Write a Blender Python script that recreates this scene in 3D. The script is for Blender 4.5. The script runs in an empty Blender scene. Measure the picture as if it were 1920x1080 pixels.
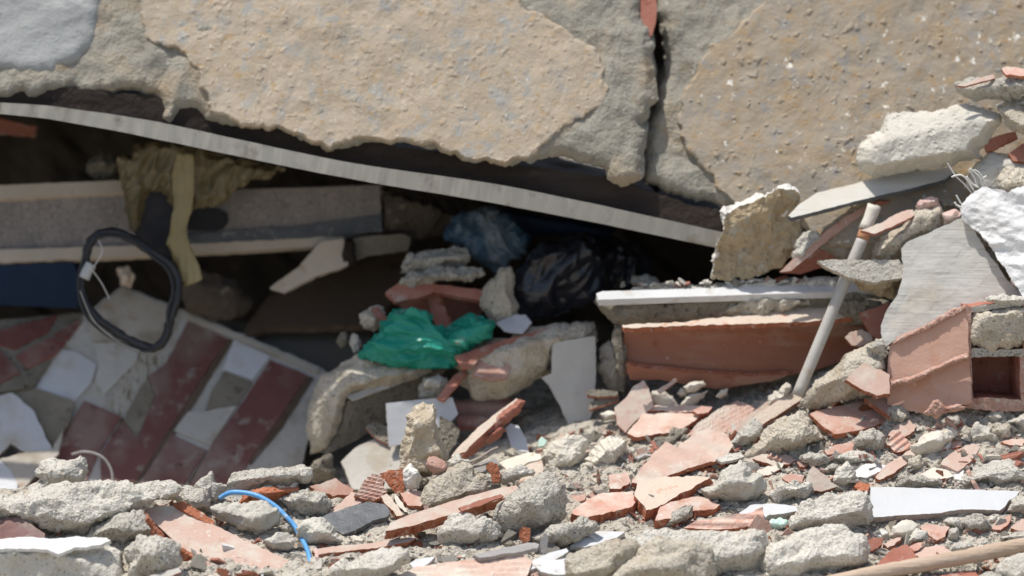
import bpy, math, random
import numpy as np
from mathutils import Vector
from mathutils.geometry import delaunay_2d_cdt

scene = bpy.context.scene
col = scene.collection
R = math.radians

# ---------------------------------------------------------------- camera
PITCH = R(8.0); DIST = 9.0; FOC = 9000.0          # FOC: focal length in photograph pixels (1920 wide)
CAM = np.array([0.0, -DIST * math.cos(PITCH), 1.0 + DIST * math.sin(PITCH)])
cd = bpy.data.cameras.new('camera'); cam = bpy.data.objects.new('camera', cd); col.objects.link(cam)
cam.location = CAM; cam.rotation_euler = (R(90) - PITCH, 0, 0)
cd.sensor_width = 36.0; cd.lens = 36.0 * FOC / 1920.0
cd.clip_start = 0.5; cd.clip_end = 500
cd.dof.use_dof = True; cd.dof.focus_distance = 8.97; cd.dof.aperture_fstop = 1.5
scene.camera = cam

# ---------------------------------------------------------------- sky, sun, exposure
SUN_EL, SUN_AZ = 74.0, -104.0                       # azimuth measured from +Y (behind the wall) towards +X
w = bpy.data.worlds.new('World'); scene.world = w; w.use_nodes = True
nt = w.node_tree; nt.nodes.clear()
sky = nt.nodes.new('ShaderNodeTexSky'); sky.sky_type = 'NISHITA'; sky.sun_disc = False
sky.sun_elevation = R(SUN_EL); sky.sun_rotation = R(SUN_AZ); sky.air_density = 1.0; sky.dust_density = 2.0
bg = nt.nodes.new('ShaderNodeBackground'); bg.inputs[1].default_value = 0.12
out = nt.nodes.new('ShaderNodeOutputWorld')
nt.links.new(sky.outputs[0], bg.inputs[0]); nt.links.new(bg.outputs[0], out.inputs[0])
sl = bpy.data.lights.new('sun', 'SUN'); sun = bpy.data.objects.new('sun', sl); col.objects.link(sun)
sl.energy = 3.7; sl.angle = R(0.55); sl.color = (1.0, 0.965, 0.91)
sd = Vector((math.cos(R(SUN_EL)) * math.sin(R(SUN_AZ)), math.cos(R(SUN_EL)) * math.cos(R(SUN_AZ)), math.sin(R(SUN_EL))))
sun.rotation_euler = sd.to_track_quat('Z', 'Y').to_euler(); sun.location = (1, 2, 6)
scene.view_settings.view_transform = 'Standard'; scene.view_settings.look = 'None'
scene.view_settings.exposure = 0.2; scene.view_settings.gamma = 1.0
scene.view_settings.use_curve_mapping = False
scene.cycles.max_bounces = 6; scene.cycles.transparent_max_bounces = 8

# ---------------------------------------------------------------- pixel of the photograph + distance -> point of the place
def P(px, py, Y):
    px = np.asarray(px, float); py = np.asarray(py, float); Y = np.asarray(Y, float)
    vx = (px - 960.0); vy = (540.0 - py)
    dy = FOC * math.cos(PITCH) + vy * math.sin(PITCH)
    dz = -FOC * math.sin(PITCH) + vy * math.cos(PITCH)
    t = (Y - CAM[1]) / dy
    return np.stack(np.broadcast_arrays(vx * t, Y + 0 * t, CAM[2] + dz * t), -1)

def to_px(p):
    p = np.asarray(p, float) - CAM
    f = p[..., 1] * math.cos(PITCH) - p[..., 2] * math.sin(PITCH)
    u = p[..., 1] * math.sin(PITCH) + p[..., 2] * math.cos(PITCH)
    return 960 + FOC * p[..., 0] / f, 540 - FOC * u / f

# ---------------------------------------------------------------- numpy noise
def _h(ix, iy, iz, s):
    n = (ix.astype(np.uint32) * np.uint32(374761393) + iy.astype(np.uint32) * np.uint32(668265263)
         + iz.astype(np.uint32) * np.uint32(2147483647 - 1274126177 % 1000) + np.uint32((s * 362437 + 12345) & 0xffffffff))
    n = (n ^ (n >> np.uint32(13))) * np.uint32(1274126177)
    n = (n ^ (n >> np.uint32(16))) * np.uint32(2246822519)
    return n ^ (n >> np.uint32(15))

def pn(p, s=0):                                   # gradient noise, about -1..1
    i = np.floor(p).astype(np.int64); f = p - i
    u = f * f * f * (f * (f * 6 - 15) + 10)
    r = 0
    for dx in (0, 1):
        wx = u[:, 0] if dx else 1 - u[:, 0]
        for dy in (0, 1):
            wy = u[:, 1] if dy else 1 - u[:, 1]
            for dz in (0, 1):
                wz = u[:, 2] if dz else 1 - u[:, 2]
                h = _h(i[:, 0] + dx, i[:, 1] + dy, i[:, 2] + dz, s)
                gx = ((h & np.uint32(1023)).astype(float) / 511.5 - 1)
                gy = (((h >> np.uint32(10)) & np.uint32(1023)).astype(float) / 511.5 - 1)
                gz = (((h >> np.uint32(20)) & np.uint32(1023)).astype(float) / 511.5 - 1)
                r = r + wx * wy * wz * (gx * (f[:, 0] - dx) + gy * (f[:, 1] - dy) + gz * (f[:, 2] - dz))
    return r * 1.5

def fbm(p, o=3, s=0, rough=0.5):
    a, r, t = 1.0, 0, 0
    for k in range(o):
        r = r + a * pn(p * (2.03 ** k) + 7.3 * k, s + k); t += a; a *= rough
    return r / t

def worley(p, s=0):                               # distance to the nearest feature point, 0..about 1
    i = np.floor(p).astype(np.int64); best = np.full(len(p), 9.0)
    for dx in (-1, 0, 1):
        for dy in (-1, 0, 1):
            for dz in (-1, 0, 1):
                c = i + (dx, dy, dz)
                h = _h(c[:, 0], c[:, 1], c[:, 2], s)
                q = c + np.stack([(h & np.uint32(1023)) / 1023.0, ((h >> np.uint32(10)) & np.uint32(1023)) / 1023.0,
                                  ((h >> np.uint32(20)) & np.uint32(1023)) / 1023.0], -1)
                best = np.minimum(best, ((q - p) ** 2).sum(1))
    return np.sqrt(best)

_RM = np.array([[.36, .48, -.8], [-.8, .6, 0], [.48, .64, .6]]) @ np.array([[.8, 0, .6], [0, 1, 0], [-.6, 0, .8]])
def facets3(p, s=0):                              # piecewise flat relief: straight creases between plane facets
    p = p @ _RM + 0.35 * np.sin(p[:, [1, 2, 0]] * 1.7 + s)
    i = np.floor(p).astype(np.int64); f = p - i
    order = np.argsort(-f, axis=1); fs = np.take_along_axis(f, order, 1)
    c = i.copy(); idx = np.arange(len(p))
    def val(c):
        return (_h(c[:, 0], c[:, 1], c[:, 2], s) & np.uint32(4095)).astype(float) / 2047.5 - 1
    v = val(c); r = v.copy()
    for k in range(3):
        c = c.copy(); c[idx, order[:, k]] += 1
        v2 = val(c); r = r + fs[:, k] * (v2 - v); v = v2
    return r

# ---------------------------------------------------------------- object helpers
def link(name, V, F, mats, parent=None, fm=None, smooth=False, origin=None):
    V = np.asarray(V, float)
    if origin is None:
        origin = np.array([V[:, 0].mean(), V[:, 1].mean(), V[:, 2].min()])
    me = bpy.data.meshes.new(name)
    me.from_pydata((V - origin).tolist(), [], [list(map(int, f)) for f in F])
    for m in (mats if isinstance(mats, (list, tuple)) else [mats]):
        me.materials.append(MAT[m])
    if fm is not None:
        me.polygons.foreach_set('material_index', np.asarray(fm, np.int32))
    me.polygons.foreach_set('use_smooth', np.full(len(me.polygons), bool(smooth)))
    me.update()
    o = bpy.data.objects.new(name, me); col.objects.link(o)
    if parent is not None:
        o.parent = parent
        o.location = Vector(origin) - Vector(parent.location)
    else:
        o.location = origin
    return o

def empty(name, loc):
    o = bpy.data.objects.new(name, None); col.objects.link(o); o.location = Vector([float(c) for c in loc]); o.empty_display_size = 0.05
    return o

def tag(o, label=None, cat=None, group=None, kind=None):
    if label: o['label'] = label
    if cat: o['category'] = cat
    if group: o['group'] = group
    if kind: o['kind'] = kind
    return o

def seed_of(name, poly):
    return int(abs(hash((len(name), round(float(poly[0][0])), round(float(poly[0][1])), len(poly)))) % 99991)

def pts(s):
    a = [float(c) for c in s.replace(';', ' ').replace(',', ' ').split()]
    return np.array(a).reshape(-1, 2)

def resample(poly, step, jit, rng, seed):
    out = []; n = len(poly)
    for k in range(n):
        a, b = poly[k], poly[(k + 1) % n]
        d = b - a; L = math.hypot(*d)
        m = max(1, int(round(L / step)))
        for j in range(m):
            t = j / m
            out.append(a + d * t)
    q = np.array(out)
    if jit > 0:                                   # a broken edge: noise along the normal
        nx = np.roll(q, -1, 0) - np.roll(q, 1, 0)
        nrm = np.stack([nx[:, 1], -nx[:, 0]], -1); nrm /= (np.linalg.norm(nrm, axis=1, keepdims=True) + 1e-9)
        p3 = np.concatenate([q, np.full((len(q), 1), seed * 0.37)], 1)
        q = q + nrm * (jit * (pn(p3 / 19.0, seed) * 1.2 + pn(p3 / 7.0, seed + 3) * 0.9))[:, None]
    return q

def inside(q, poly):
    x, y = q[:, 0], q[:, 1]; c = np.zeros(len(q), bool); j = len(poly) - 1
    for i in range(len(poly)):
        xi, yi = poly[i]; xj, yj = poly[j]
        if yi != yj:
            c ^= ((yi > y) != (yj > y)) & (x < (xj - xi) * (y - yi) / (yj - yi) + xi)
        j = i
    return c

def edge_dist(q, poly):
    from mathutils.kdtree import KDTree
    a = poly; b = np.roll(poly, -1, 0); S = []
    for k in range(len(a)):
        m = max(1, int(math.hypot(*(b[k] - a[k])) / 1.2))
        t = np.arange(m)[:, None] / m
        S.append(a[k] + (b[k] - a[k]) * t)
    S = np.vstack(S); kd = KDTree(len(S))
    for i, p in enumerate(S): kd.insert((p[0], p[1], 0), i)
    kd.balance()
    return np.array([kd.find((p[0], p[1], 0))[2] for p in q]) if len(q) else np.zeros(0)

def fill(poly, step, rng):
    """triangulate the outline with a jittered grid inside; returns points (border first), nb, tris"""
    lo, hi = poly.min(0), poly.max(0)
    gx = np.arange(lo[0] + step * 0.5, hi[0], step); gy = np.arange(lo[1] + step * 0.5, hi[1], step * 0.87)
    X, Yg = np.meshgrid(gx, gy); X = X + (np.arange(len(gy)) % 2)[:, None] * step * 0.5
    q = np.stack([X.ravel(), Yg.ravel()], -1) + rng.uniform(-.22, .22, (X.size, 2)) * step
    if len(q):
        q = q[inside(q, poly)]
    if len(q):
        q = q[edge_dist(q, poly) > step * 0.55]
    nb = len(poly)
    allp = np.vstack([poly, q]) if len(q) else poly
    vs, es, fs, ov, oe, of = delaunay_2d_cdt([Vector(p) for p in allp], [(i, (i + 1) % nb) for i in range(nb)], [], 1, 1e-4)
    vs = np.array([tuple(v) for v in vs])
    return vs, fs

def boundary(fs):
    """directed boundary edges of a triangle list"""
    s = set()
    for f in fs:
        for k in range(len(f)):
            e = (f[k], f[(k + 1) % len(f)])
            if (e[1], e[0]) in s: s.discard((e[1], e[0]))
            else: s.add(e)
    return list(s)

def vnormals(V, F):
    F3 = np.array([f[:3] for f in F]); N = np.zeros_like(V)
    n = np.cross(V[F3[:, 1]] - V[F3[:, 0]], V[F3[:, 2]] - V[F3[:, 0]])
    for k in range(3): np.add.at(N, F3[:, k], n)
    for k, f in enumerate(F):
        if len(f) == 4: N[f[3]] += n[k]
    return N / (np.linalg.norm(N, axis=1, keepdims=True) + 1e-12)

STYLE = {   # (scale mm, amplitude mm) layers of relief; c = crumbs (worley)
    'conc':   [('x', 38, 7.5), ('x', 15, 2.6), ('f', 9, 1.3), ('f', 4.4, 1.2)],
    'crumb':  [('x', 34, 8.0), ('x', 14, 3.4), ('f', 9, 2.2), ('c', 8, 1.8), ('f', 4.4, 1.6)],
    'smooth': [('f', 60, 3.0), ('f', 14, 0.7)],
    'coat':   [('f', 90, 3.5), ('x', 45, 2.2), ('f', 26, 1.2), ('f', 9, .5)],
    'wall':   [('f', 80, 8), ('x', 60, 9), ('x', 24, 2.6), ('f', 10, 1.2)],
    'clay':   [('f', 30, 1.2), ('f', 8, 0.7)],
    'break':  [('f', 18, 2.4), ('f', 6, 1.6), ('c', 7, 1.6)],
    'none':   [],
}
def relief(V, style, seed, amp=1.0, size=100.0):
    mm = V * 1000.0; d = np.zeros(len(V)); k = amp * min(1.0, (size / 55.0) ** 0.7)
    for j, (t, sc, a) in enumerate(STYLE[style]):
        sc = min(sc, size * 0.5)
        if t == 'x': d += a * k * facets3(mm / sc, seed + 5 * j)
        elif t == 'f': d += a * k * fbm(mm / sc, 2, seed + 5 * j)
        else: d += a * k * (0.45 - worley(mm / sc, seed + 5 * j))
    return d / 1000.0

def rock(name, poly, Y, mat, T=None, kt=None, kb=1.1, ks=1.5, style='conc', jit=None, step=None, amp=1.0,
         gx=0.0, gy=0.0, parent=None, smooth=None, facets=3, back=0.7, wig=None, seed=None):
    """a solid lump seen in this outline: facets rise towards the viewer from the outline, the back is closed too"""
    poly = pts(poly) if isinstance(poly, str) else np.asarray(poly, float)
    sd_ = seed if seed is not None else int(abs(poly[0][0] * 7 + poly[0][1] * 13 + poly[-1][0] * 3)) % 9973
    rng = np.random.RandomState(sd_)
    lo, hi = poly.min(0), poly.max(0); size = float(min(hi - lo)); 
    if T is None: T = min(size * 0.62, 80)
    if step is None: step = float(np.clip(math.sqrt((hi - lo).prod()) / 44, 1.7, 4.2))
    if jit is None: jit = min(3.0, size * 0.05)
    if kt is None: kt = rng.uniform(1.0, 1.7)
    ol = resample(poly, step * 1.1, jit, rng, sd_)
    q, fs = fill(ol, step, rng)
    be = boundary(fs); bset = np.zeros(len(q), bool)
    for e in be: bset[e[0]] = True
    dirs = [(90 + rng.uniform(-14, 14), kt, 1), (270 + rng.uniform(-15, 15), kb, 1), (0 + rng.uniform(-20, 20), ks * rng.uniform(.7, 1.5), 1),
            (180 + rng.uniform(-20, 20), ks * rng.uniform(.7, 1.5), 1)]
    for k in range(facets): dirs.append((rng.uniform(0, 360), rng.uniform(.6, 1.6), rng.uniform(.75, .98)))
    c = (lo + hi) / 2
    def bulge(qq, Tm, flat=1.0):
        tl = rng.uniform(-.25, .25, 2)
        cap = Tm * (1 + tl[0] * (qq[:, 0] - c[0]) / (hi[0] - lo[0]) * 2 + tl[1] * (qq[:, 1] - c[1]) / (hi[1] - lo[1]) * 2)
        L = [cap]
        for ang, k, cut in dirs:
            n = np.array([math.cos(R(ang)), -math.sin(R(ang))])
            hmax = (ol @ n).max(); hmin = (ol @ n).min()
            off = (1 - cut) * (hmax - hmin)
            L.append(k * flat * (hmax - qq @ n) + (0 if cut == 1 else -0.0) + off * 0.2)
        ed = edge_dist(qq, ol)
        L.append(2.6 * ed)
        L = np.stack(L); be_ = 18.0 / max(Tm, 4)
        b = -np.log(np.exp(-be_ * L).sum(0)) / be_ + math.log(3) / be_ * (1 - np.exp(-ed / (0.15 * Tm + 1)))
        return np.minimum(np.maximum(b, 0), 2.6 * ed)
    f = bulge(q, T); f[bset] = 0
    pl = Y + (gx * (q[:, 0] - c[0]) + gy * (c[1] - q[:, 1])) / 1000.0
    Vf = P(q[:, 0], q[:, 1], pl - f / 1000.0)
    # closed back, coarser
    bi = np.where(bset)[0]
    succ = dict(be); loop = [be[0][0]]
    while True:
        nx = succ.get(loop[-1])
        if nx is None or nx == loop[0] or len(loop) > len(be): break
        loop.append(nx)
    lp = q[loop]; cen = lp.mean(0)
    V = [Vf]; F = [list(x) for x in fs]; n0 = len(q); prev = loop
    for fr, dp in ((0.82, 0.55), (0.45, 0.95)):
        qq = cen + (lp - cen) * fr
        yb = Y + (gx * (qq[:, 0] - c[0]) + gy * (c[1] - qq[:, 1])) / 1000.0 + back * T * dp / 1000.0
        V.append(P(qq[:, 0], qq[:, 1], yb))
        cur = list(range(n0, n0 + len(loop))); n0 += len(loop)
        m = len(loop)
        for k in range(m):
            F.append([prev[(k + 1) % m], prev[k], cur[k], cur[(k + 1) % m]])
        prev = cur
    V.append(P(cen[0], cen[1], Y + back * T / 1000.0)[None])
    m = len(prev)
    for k in range(m): F.append([prev[(k + 1) % m], prev[k], n0])
    V = np.vstack(V)
    F = orient(V, F, len(fs))
    N = vnormals(V, F)
    V = V + N * relief(V, style, sd_, amp, size)[:, None]
    if wig is not None: V = V + N * wig(V, q)[:, None]
    return link(name, V, F, mat, parent, smooth=(style in ('smooth',) if smooth is None else smooth))

def orient(V, F, nfront):
    """front triangles must face the camera"""
    f = F[0]; n = np.cross(V[f[1]] - V[f[0]], V[f[2]] - V[f[0]])
    s = 0
    for f in F[:nfront:max(1, nfront // 20)]:
        n = np.cross(V[f[1]] - V[f[0]], V[f[2]] - V[f[0]]); s += 1 if n[1] < 0 else -1
    if s < 0: F = [list(reversed(f)) for f in F]
    return F

def plate(name, poly, Y, mats, t=10.0, gx=0.0, gy=1.0, jit=1.2, step=None, rib=None, style='clay', amp=1.0, eamp=1.0,
          parent=None, warp=0.0, seed=None, smooth=False, chip=0.0, shape=None):
    """a flat fragment: this outline is its seen face, t mm thick away from the viewer along its own normal.
    gx, gy: how many mm farther the face lies per pixel to the right / upwards. mats = [face, broken edge]"""
    poly = pts(poly) if isinstance(poly, str) else np.asarray(poly, float)
    sd_ = seed if seed is not None else int(abs(poly[0][0] * 5 + poly[0][1] * 11 + poly[-1][0] * 3)) % 9973
    rng = np.random.RandomState(sd_)
    lo, hi = poly.min(0), poly.max(0); size = float(min(hi - lo)); c = (lo + hi) / 2
    if step is None: step = float(np.clip(math.sqrt((hi - lo).prod()) / 22, 2.2, 7.0))
    ol = resample(poly, step, jit, rng, sd_)
    if rib is not None or warp or shape is not None or amp > 1.5: q, fs = fill(ol, step, rng)
    else: q, fs = fill(ol, max(step, size / 7), rng)
    def yy(a): return Y + (gx * (a[:, 0] - c[0]) + gy * (c[1] - a[:, 1])) / 1000.0
    Vf = P(q[:, 0], q[:, 1], yy(q))
    A = P(c[0], c[1], Y); B = P(c[0] + 10, c[1], Y + gx / 100); C_ = P(c[0], c[1] - 10, Y + gy / 100)
    n = np.cross(B - A, C_ - A); n /= np.linalg.norm(n)
    if n[1] > 0: n = -n
    ux = (B - A) / np.linalg.norm(B - A); uy = np.cross(n, ux)
    if uy[2] < 0: uy = -uy
    if rib is not None:
        ang, pitch, dep = rib
        L = (Vf - A) @ (ux * math.cos(R(ang)) + uy * math.sin(R(ang))) * 1000.0
        ph = L / pitch; saw = np.abs((ph % 1.0) - 0.5) * 2
        Vf = Vf - n * (dep / 1000.0 * np.clip(saw * 1.8 - .4, 0, 1))[:, None]
    if shape is not None:
        lu = (Vf - A) @ ux * 1000; lv = (Vf - A) @ uy * 1000
        Vf = Vf + n * (shape(lu, lv) / 1000.0)[:, None]
    if warp:
        Vf = Vf + n * (warp / 1000.0 * fbm(Vf * 1000 / 60.0, 2, sd_ + 9))[:, None]
    be = boundary(fs)
    succ = dict(be); loop = [be[0][0]]
    while True:
        nx = succ.get(loop[-1])
        if nx is None or nx == loop[0] or len(loop) > len(be): break
        loop.append(nx)
    lp = Vf[loop]; V = [Vf]; F = [list(x) for x in fs]; fm = [0] * len(F); n0 = len(Vf); prev = loop; m = len(loop)
    for fr in (0.33, 0.7, 1.0):
        W = lp - n * (t * fr / 1000.0)
        if eamp:
            out_ = lp - lp.mean(0); out_ -= np.outer(out_ @ n, n); out_ /= (np.linalg.norm(out_, axis=1, keepdims=True) + 1e-9)
            W = W + out_ * (eamp * (0.35 * t if fr < 1 else .2 * t) / 1000.0 * (fbm(W * 1000 / 9.0, 2, sd_ + 21)))[:, None]
        V.append(W); cur = list(range(n0, n0 + m)); n0 += m
        for k in range(m): F.append([prev[(k + 1) % m], prev[k], cur[k], cur[(k + 1) % m]])
        fm += [1] * m; prev = cur
    # back face
    bq = fs_back = None
    cen = V[-1].mean(0)
    ring = V[-1]
    V.append(Vf - n * (t / 1000.0)); off = n0
    mp = {loop[k]: prev[k] for k in range(m)}
    for f in fs:
        F.append([mp.get(i, off + i) for i in reversed(f)]); fm.append(1)
    V = np.vstack(V)
    F = orient(V, F, len(fs))
    used = np.zeros(len(V), bool)
    for f in F: used[list(f)] = True
    idx = np.cumsum(used) - 1
    V = V[used]; F = [[int(idx[i]) for i in f] for f in F]
    N = vnormals(V, F)
    V = V + N * relief(V, style, sd_, amp * 0.6, min(size, 60))[:, None]
    mats = [mats, mats] if isinstance(mats, str) else mats
    return link(name, V, F, mats, parent, fm=fm, smooth=smooth)

def tube(name, path, rad, mat, parent=None, sides=10, closed=False, caps=True, rough=0.0, seed=0, flat=1.0):
    """path: world points; rad: metres or list"""
    Pn = np.asarray(path, float); n = len(Pn)
    rad = np.full(n, rad) if np.isscalar(rad) else np.asarray(rad)
    Tn = (np.roll(Pn, -1, 0) - np.roll(Pn, 1, 0)) if closed else np.gradient(Pn, axis=0)
    Tn /= np.linalg.norm(Tn, axis=1, keepdims=True) + 1e-12
    up = np.array([0, -1.0, 0.05]); V = []; 
    for k in range(n):
        a = np.cross(Tn[k], up); a /= np.linalg.norm(a) + 1e-9; b = np.cross(Tn[k], a)
        for j in range(sides):
            th = 2 * math.pi * j / sides
            V.append(Pn[k] + rad[k] * (a * math.cos(th) + b * math.sin(th) * flat))
    V = np.array(V)
    F = []
    rng_ = n if closed else n - 1
    for k in range(rng_):
        k2 = (k + 1) % n
        for j in range(sides):
            j2 = (j + 1) % sides
            F.append([k * sides + j, k * sides + j2, k2 * sides + j2, k2 * sides + j])
    if caps and not closed:
        F.append(list(range(sides - 1, -1, -1))); F.append([(n - 1) * sides + j for j in range(sides)])
    if rough:
        V = V + (rough * np.stack([fbm(V * 1000 / 14, 2, seed + k) for k in range(3)], -1))
    return link(name, V, F, mat, parent, smooth=True)

def catmull(pl, n=8, closed=False):
    pl = np.asarray(pl, float); m = len(pl); out = []
    for k in range(m if closed else m - 1):
        p0 = pl[(k - 1) % m] if (closed or k > 0) else pl[k]
        p1 = pl[k]; p2 = pl[(k + 1) % m]; p3 = pl[(k + 2) % m] if (closed or k + 2 < m) else pl[k + 1]
        for j in range(n):
            t = j / n
            out.append(.5 * (2 * p1 + (p2 - p0) * t + (2 * p0 - 5 * p1 + 4 * p2 - p3) * t * t + (3 * p1 - p0 - 3 * p2 + p3) * t ** 3))
    if not closed: out.append(pl[-1])
    return np.array(out)

def tube_px(name, path3, rad_px, mat, **k):
    """path3: list of (px, py, Y)"""
    a = catmull(path3, k.pop('n', 8), k.get('closed', False))
    return tube(name, P(a[:, 0], a[:, 1], a[:, 2]), rad_px / 1000.0, mat, **k)

def prism(name, poly, Y, dvec, mats, parent=None, jit=0.8, step=6, style='break', amp=.6):
    """outline at depth Y pushed along dvec (mm) : walls of hollow bricks"""
    poly = pts(poly) if isinstance(poly, str) else np.asarray(poly, float)
    rng = np.random.RandomState(int(poly[0][0]))
    ol = resample(poly, step, jit, rng, int(poly[0][0]))
    q, fs = fill(ol, step, rng)
    Vf = P(q[:, 0], q[:, 1], Y); d = np.asarray(dvec, float) / 1000.0
    be = boundary(fs); n = len(Vf); F = [list(f) for f in fs]; fm = [0] * len(F)
    V = [Vf]; prev = {e: e for e in range(n)}; off = 0
    segs = 6
    for s in range(1, segs + 1): V.append(Vf + d * s / segs)
    for s in range(segs):
        for a, b in be:
            F.append([b + s * n, a + s * n, a + (s + 1) * n, b + (s + 1) * n]); fm.append(1)
    for f in fs: F.append([i + segs * n for i in reversed(f)]); fm.append(1)
    V = np.vstack(V); F = orient(V, F, len(fs))
    used = np.zeros(len(V), bool)
    for f in F: used[list(f)] = True
    idx = np.cumsum(used) - 1; V = V[used]; F = [[int(idx[i]) for i in f] for f in F]
    N = vnormals(V, F); front = V[:, 1] < (Y + 0.004)
    V = V + N * (relief(V, style, 5, amp, 40) * np.where(front, 1.0, 0.25))[:, None]
    return link(name, V, F, mats, parent, fm=fm)
# ---------------------------------------------------------------- materials
MAT = {}
def _noise(nt, vec, scale, detail=3, rough=.6):
    n = nt.nodes.new('ShaderNodeTexNoise'); n.inputs['Scale'].default_value = scale
    n.inputs['Detail'].default_value = detail; n.inputs['Roughness'].default_value = rough
    nt.links.new(vec, n.inputs['Vector']); return n.outputs['Fac']
def _ramp(nt, fac, a, b, ca=(0, 0, 0, 1), cb=(1, 1, 1, 1)):
    r = nt.nodes.new('ShaderNodeValToRGB'); e = r.color_ramp.elements
    e[0].position = a; e[1].position = b; e[0].color = ca; e[1].color = cb
    nt.links.new(fac, r.inputs['Fac']); return r.outputs['Color']
def _mix(nt, fac, a, b):
    m = nt.nodes.new('ShaderNodeMix'); m.data_type = 'RGBA'
    for sock, v in ((m.inputs['Factor'], fac), (m.inputs['A'], a), (m.inputs['B'], b)): pass
    ins = [i for i in m.inputs if i.type == 'RGBA']
    if isinstance(fac, (int, float)): m.inputs[0].default_value = fac
    else: nt.links.new(fac, m.inputs[0])
    for s, v in zip(ins, (a, b)):
        if isinstance(v, tuple): s.default_value = (v[0], v[1], v[2], 1)
        else: nt.links.new(v, s)
    return [o for o in m.outputs if o.type == 'RGBA'][0]

def mineral(name, c1, c2, s1=22, spots=(), rough=.92, bump=.5, bs=170, bd=.004, spec=.25, vary=.12, stretch=None, pits=0, coat=0):
    """c1/c2 clouded together; spots = [(colour, scale, lo, hi, detail)] patches laid over; bump in metres"""
    m = bpy.data.materials.new(name); m.use_nodes = True; nt = m.node_tree; N = nt.nodes
    b = N['Principled BSDF']; b.inputs['Roughness'].default_value = rough
    b.inputs['Specular IOR Level'].default_value = spec
    if coat: b.inputs['Coat Weight'].default_value = coat
    tc = N.new('ShaderNodeTexCoord'); oi = N.new('ShaderNodeObjectInfo')
    ad = N.new('ShaderNodeVectorMath'); ad.operation = 'ADD'
    sc = N.new('ShaderNodeVectorMath'); sc.operation = 'SCALE'
    cx = N.new('ShaderNodeCombineXYZ')
    for k in range(3): nt.links.new(oi.outputs['Random'], cx.inputs[k])
    nt.links.new(cx.outputs[0], sc.inputs[0]); sc.inputs['Scale'].default_value = 13.7
    nt.links.new(tc.outputs['Object'], ad.inputs[0]); nt.links.new(sc.outputs[0], ad.inputs[1])
    vec = ad.outputs[0]
    if stretch:
        mp = N.new('ShaderNodeMapping'); mp.inputs['Rotation'].default_value = stretch[0]; mp.inputs['Scale'].default_value = stretch[1]
        nt.links.new(vec, mp.inputs[0]); vs_ = mp.outputs[0]
    else: vs_ = vec
    f = _noise(nt, vs_, s1, 4, .62)
    c = _mix(nt, _ramp(nt, f, .33, .67), c1, c2)
    for sp in spots:
        colr, s, lo, hi = sp[:4]
        c = _mix(nt, _ramp(nt, _noise(nt, vec if len(sp) < 5 else vs_, s, 3, .6), lo, hi), c, colr)
    if vary:                                       # object to object variation
        hs = N.new('ShaderNodeHueSaturation'); mr = N.new('ShaderNodeMapRange')
        mr.inputs['To Min'].default_value = 1 - vary; mr.inputs['To Max'].default_value = 1 + vary
        nt.links.new(oi.outputs['Random'], mr.inputs['Value']); nt.links.new(mr.outputs[0], hs.inputs['Value'])
        nt.links.new(c, hs.inputs['Color']); c = hs.outputs['Color']
    nt.links.new(c, b.inputs['Base Color'])
    if bump:
        h1 = _noise(nt, vec, bs, 3, .65); h2 = _noise(nt, vec, bs * .33, 2, .5)
        a = N.new('ShaderNodeMath'); a.operation = 'ADD'; nt.links.new(h1, a.inputs[0]); nt.links.new(h2, a.inputs[1])
        h = a.outputs[0]
        if pits:
            v = N.new('ShaderNodeTexVoronoi'); v.inputs['Scale'].default_value = pits; nt.links.new(vec, v.inputs['Vector'])
            pr = _ramp(nt, v.outputs['Distance'], .12, .32)
            a2 = N.new('ShaderNodeMath'); a2.operation = 'ADD'; nt.links.new(h, a2.inputs[0]); nt.links.new(pr, a2.inputs[1]); h = a2.outputs[0]
        if stretch and len(stretch) > 2:
            h3 = _noise(nt, vs_, stretch[2], 2, .5)
            a3 = N.new('ShaderNodeMath'); a3.operation = 'MULTIPLY_ADD'; nt.links.new(h3, a3.inputs[0]); a3.inputs[1].default_value = 1.6
            nt.links.new(h, a3.inputs[2]); h = a3.outputs[0]
        bp = N.new('ShaderNodeBump'); bp.inputs['Strength'].default_value = bump; bp.inputs['Distance'].default_value = bd
        nt.links.new(h, bp.inputs['Height']); nt.links.new(bp.outputs[0], b.inputs['Normal'])
    MAT[name] = m; return m

# grey mortar and concrete
mineral('grey_concrete', (.50, .465, .39), (.62, .58, .50), 26, [((.24, .215, .17), 170, .56, .64), ((.64, .61, .545), 140, .58, .66), ((.46, .38, .28), 18, .60, .78)], bump=1, bd=.006, bs=260)
mineral('beige_concrete', (.55, .48, .375), (.65, .59, .48), 20, [((.30, .25, .175), 160, .57, .65), ((.67, .62, .52), 120, .58, .66), ((.44, .35, .235), 16, .58, .76)], bump=1, bd=.006, bs=250)
mineral('pale_concrete', (.60, .56, .475), (.72, .68, .595), 24, [((.36, .32, .26), 165, .57, .65), ((.72, .69, .62), 130, .60, .68), ((.52, .43, .32), 18, .60, .78)], bump=1, bd=.006, bs=260)
mineral('smooth_mortar', (.50, .47, .40), (.60, .57, .49), 16, [((.27, .25, .215), 130, .66, .76)], bump=.6, bd=.005, pits=60)
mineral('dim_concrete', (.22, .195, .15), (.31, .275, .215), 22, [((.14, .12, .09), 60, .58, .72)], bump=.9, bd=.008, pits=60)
mineral('ochre_mortar', (.34, .255, .15), (.46, .37, .24), 18, [((.44, .41, .34), 40, .56, .7), ((.24, .17, .09), 60, .62, .74)], bump=.7, bd=.005, pits=60)
mineral('sand_pillar', (.40, .335, .235), (.47, .40, .30), 30, [((.58, .54, .46), 60, .6, .7), ((.27, .20, .12), 80, .63, .74)], bump=.6, bd=.004, pits=50)
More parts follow.
